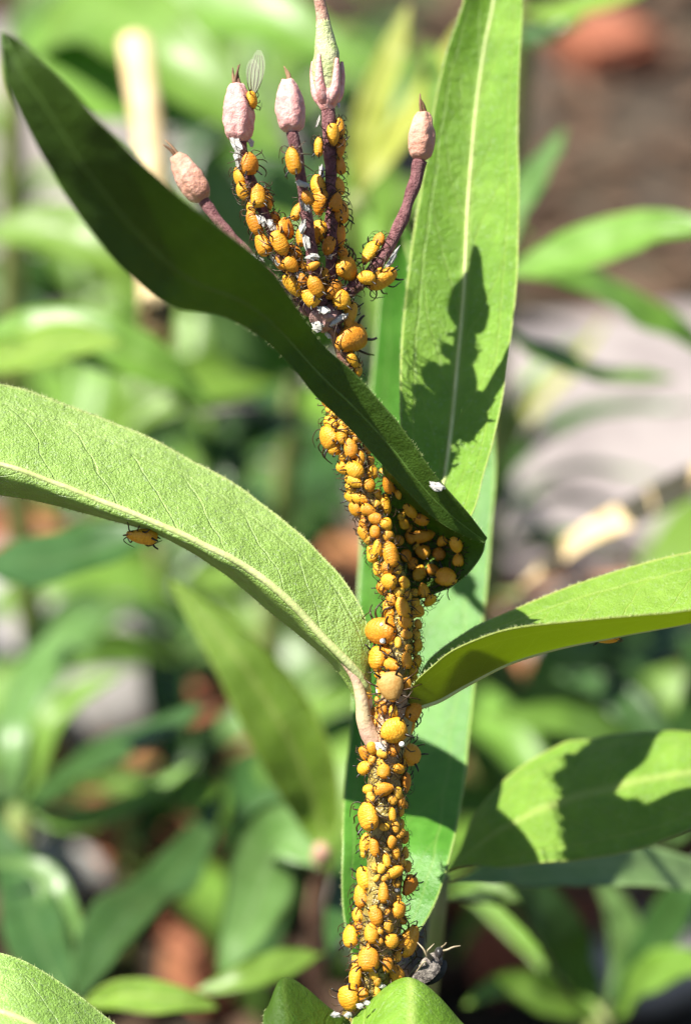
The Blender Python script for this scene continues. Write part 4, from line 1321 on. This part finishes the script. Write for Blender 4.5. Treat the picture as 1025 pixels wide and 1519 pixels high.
mw_, t_, b_ = newmat('wing_membrane')
b_.inputs['Base Color'].default_value = (0.55, 0.55, 0.42, 1)
b_.inputs['Roughness'].default_value = 0.2
b_.inputs['Alpha'].default_value = 0.28
wa = aphid(375, 146, 26, 18, 75, 'winged aphid with a clear veined wing raised on the first pink bud', None, flip=False, pos=P(374, 148, -0.12), normal=(RT * .7 - FWD * .7).normalized())
wo = wa.matrix_world.copy()
bpy.context.view_layer.update()
wz = (P(390, 76, -.1) - P(374, 142, -.1))
for dx, sc in ((0, 1.0), (7, 0.8)):
    wm = wing_mesh(wz.length * sc, 0.075)
    ax = (P(388 - dx, 76, -.1) - P(374, 142, -.1)).normalized()
    xx = ax.cross(FWD).normalized()
    rot = Matrix((xx, ax.cross(xx), ax)).transposed().to_4x4()
    wld = Matrix.Translation(P(376 - dx * .3, 142, -.10 + dx * .006)) @ rot
    vein_v = [[Vector((sx * .6 * .075 * math.sin(math.pi * (x * .9 + .05)) + .08 * wz.length * sc * x * x, .02 * wz.length * sc * math.sin(3 * x) - .002, x * wz.length * sc)) for x in [i / 9 for i in range(9)]] for sx in (-.95, -.3, .35, .95)]
    wm.transform(wo.inverted() @ wld)
    wob = link('wing', wm, wa, mw_)
    for vv in vein_v:
        vm = tube_mesh('wing_vein', vv, [.004, .0035, .002], 5)
        vm.transform(wo.inverted() @ wld)
        link('vein', vm, wob, M['legs'])


# ------------------------------------------------------------------ shed skins, honeydew
def flake_mesh(seed):
    R = random.Random(seed)
    bm = bmesh.new()
    bmesh.ops.create_icosphere(bm, subdivisions=2, radius=0.5)
    for v in bm.verts:
        v.co += noise.noise_vector(v.co * 3.2 + Vector((seed * 5.0, 0, 0))) * 0.55
        v.co.z *= 0.55
    me = bpy.data.meshes.new('shed_skin')
    bm.to_mesh(me)
    bm.free()
    me.materials.append(M['skin'])
    return me


FL = [flake_mesh(i) for i in range(5)]
skins = [(330 + x / 3.106, 280 + y / 3.106, l / 3.106, w_ / 3.106, a) for x, y, l, w_, a in [
    (180, 145, 60, 42, 50), (226, 168, 55, 40, 60), (380, 75, 75, 40, 60), (370, 178, 70, 36, 120), (386, 245, 70, 40, 80), (414, 314, 60, 36, 0), (208, 345, 60, 40, 50), (355, 397, 50, 40, 30), (98, 62, 70, 22, 0), (408, 18, 60, 32, 170),
    (790, 318, 110, 36, 125), (538, 602, 90, 34, 150), (440, 635, 55, 55, 0), (490, 678, 40, 24, 30), (160, 318, 70, 26, 20), (470, 5, 50, 30, 20), (345, 125, 40, 30, 80), (490, 305, 46, 40, 70), (470, 560, 60, 40, 20)]]
skins += [(230 + x / 2.384, y / 2.384, l / 2.384, w_ / 2.384, a) for x, y, l, w_, a in [
    (288, 512, 60, 40, 60), (342, 495, 45, 34, 60), (295, 565, 60, 40, 90), (590, 612, 55, 26, 80), (652, 362, 40, 20, 90), (540, 430, 44, 14, 130), (290, 490, 40, 24, 20), (520, 650, 44, 24, 20)]]
skins += [(430 + x / 3.306, 820 + y / 3.306, l / 3.306, w_ / 3.306, a) for x, y, l, w_, a in [(418, 660, 90, 40, 110), (395, 735, 60, 36, 110), (378, 70, 55, 22, 100), (440, 950, 70, 50, 30)]]
skins += [(380 + x / 3.015, 1280 + y / 3.015, l / 3.015, w_ / 3.015, a) for x, y, l, w_, a in [(565, 552, 40, 30, 30), (465, 640, 32, 26, 0), (497, 626, 28, 22, 0), (355, 680, 40, 28, 10), (410, 680, 30, 28, 0), (630, 122, 22, 22, 0)]]
for i, (px, py, l, w_, a) in enumerate(skins):
    far = i in (26 + 8, 26 + 9)
    c, n = seat(px, py, 0.02)
    if py > 1480:
        c, n = P(px, py, -0.45), -FWD
    x, y, z = basis(n, math.radians(a))
    o = link('shed_skin', FL[i % 5], None)
    m4 = Matrix((x, y, z)).transposed().to_4x4()
    m4.translation = c
    o.matrix_world = m4 @ Matrix.Diagonal((l * .9 / PPC, w_ * .8 / PPC, w_ * .7 / PPC, 1))
    tag(o, 'white papery shed aphid skin stuck among the aphids', 'shed skin', 'shed skins on stem and stalks')
hit, n, _, _ = HOST_DARK.ray_cast(CAM, ray(648, 722))
o = link('wax_fleck', FL[2], None)
c = (hit - ray(648, 722) * 0.03) if hit else P(648, 722, -.1)
m4 = Matrix((RT, UP, -FWD)).transposed().to_4x4()
m4.translation = c
o.matrix_world = m4 @ Matrix.Rotation(math.radians(-20), 4, 'Z') @ Matrix.Diagonal((0.10, 0.055, 0.06, 1))
tag(o, 'white waxy fleck on the rim of the drooping dark leaf', 'wax fleck')

mdrop, t_, b_ = newmat('honeydew')
b_.inputs['Base Color'].default_value = (0.95, 0.93, 0.85, 1)
b_.inputs['Roughness'].default_value = 0.08
bm = bmesh.new()
bmesh.ops.create_icosphere(bm, subdivisions=3, radius=0.5)
for v in bm.verts:
    if v.co.z < 0:
        v.co.z *= 0.5
dm = bpy.data.meshes.new('honeydew_drop')
bm.to_mesh(dm)
bm.free()
dm.polygons.foreach_set('use_smooth', [True] * len(dm.polygons))
dm.materials.append(mdrop)
for px, py, r, lab in ((567.5, 951, 8, 'white honeydew drop on the lower edge of the largest aphid'), (566, 926.5, 5, 'small white honeydew drop on the back of the largest aphid'),
                       (596, 1104, 8, 'white honeydew drop under the plump aphid at the node')):
    o = link('honeydew_drop', dm, None)
    o.location = P(px, py, -.25)
    o.rotation_euler = (-FWD).to_track_quat('Z', 'Y').to_euler()
    o.scale = (r / PPC,) * 3
    tag(o, lab, 'drop')

# ------------------------------------------------------------------ grey midge at the stem foot
mg_body = simple_mat('midge_body', (0.06, 0.05, 0.045), (0.30, 0.26, 0.22), 26.0, 0.6, 0.5, 60)
mg_dark = simple_mat('midge_dark', (0.018, 0.016, 0.016), (0.05, 0.045, 0.04), 20.0, 0.4)
mg_leg = simple_mat('midge_leg', (0.22, 0.17, 0.10), (0.34, 0.28, 0.18), 14.0, 0.5)
midge = empty('midge', P(632, 1436, .02))
tag(midge, 'grey brown mottled midge perched beside the stem foot above the bright leaf', 'midge')
MI = Matrix.Translation(-P(632, 1436, .02))


def mpart(name, me, mat, parent=midge):
    me.transform(MI)
    return link(name, me, parent, mat)


mpart('thorax', tube_mesh('thorax', px_line([(656, 1424, 0), (648, 1424, 0), (638, 1430, .0), (630, 1437, .02)]), [.03, .07, .078, .05], 14, 16, bumpy=.3), mg_body)
mpart('abdomen', tube_mesh('abdomen', px_line([(636, 1433, .02), (626, 1441, .03), (616, 1448, .04), (607, 1454, .05)]), [.06, .065, .05, .02], 12, 16, bumpy=.25), mg_body)
hd = mpart('head', tube_mesh('head', px_line([(645, 1415, -.03), (649, 1414, -.03), (653, 1414, -.03), (657, 1415, -.03)]), [.02, .045, .045, .015], 12, 12), mg_dark)
for pts_ in ([(656, 1424, .04), (652, 1436, .04), (638, 1450, .05), (622, 1458, .06)], [(650, 1430, -.09), (640, 1438, -.1), (626, 1449, -.08), (612, 1457, -.05)]):
    pl = resample(px_line(pts_), 12)
    v_, f_ = [], []
    for i, p in enumerate(pl):
        x = i / 11
        hw = .012 + .05 * math.sin(math.pi * min(1, x * .9 + .08)) ** .7
        d = (pl[min(i + 1, 11)] - pl[max(i - 1, 0)]).normalized()
        s_ = d.cross(FWD).normalized()
        for k in (-1, 0, 1):
            v_.append(p + s_ * k * hw + FWD * abs(k) * .012)
    for i in range(11):
        for k in range(2):
            a = i * 3 + k
            f_.append((a, a + 1, a + 4, a + 3))
    mpart('wing', mesh_from('wing', v_, f_), mg_dark if pts_[0][0] == 656 else mg_body)
for pts_ in ([(654, 1411, -.03), (663, 1409, -.05), (672, 1405, -.06), (683, 1403, -.06)], [(651, 1411, .0), (655, 1405, .03), (659, 1402, .05), (662, 1398, .06)]):
    mpart('antenna', tube_mesh('antenna', px_line(pts_), [.008, .008, .007, .004], 6, 12), mg_leg)
for pts_ in ([(640, 1425, -.06), (633, 1418, -.12), (628, 1408, -.12), (619, 1398, -.08)], [(642, 1422, -.05), (634, 1412, -.14), (638, 1406, -.16), (644, 1400, -.14)],
             [(634, 1436, -.05), (630, 1426, -.12), (625, 1432, -.1), (612, 1449, -.02)], [(632, 1432, .06), (622, 1426, .1), (616, 1436, .1), (608, 1446, .1)],
             [(636, 1428, .05), (626, 1421, .1), (616, 1419, .1), (606, 1423, .06)], [(640, 1432, .06), (632, 1440, .12), (624, 1450, .12), (616, 1462, .1)]):
    mpart('leg', tube_mesh('leg', px_line(pts_), [.011, .009, .007, .004], 6, 14), mg_leg if pts_[0][2] < 0 else mg_dark)

# ------------------------------------------------------------------ the plant's parts go into the plant's own space
done = set()
for o in MAINPARTS:
    for q in [o] + list(o.children):
        if q.data.name not in done:
            done.add(q.data.name)
            q.data.transform(PINV)
tag(plant, 'milkweed in focus, its stem covered with orange aphids below pink flower buds', 'plant')
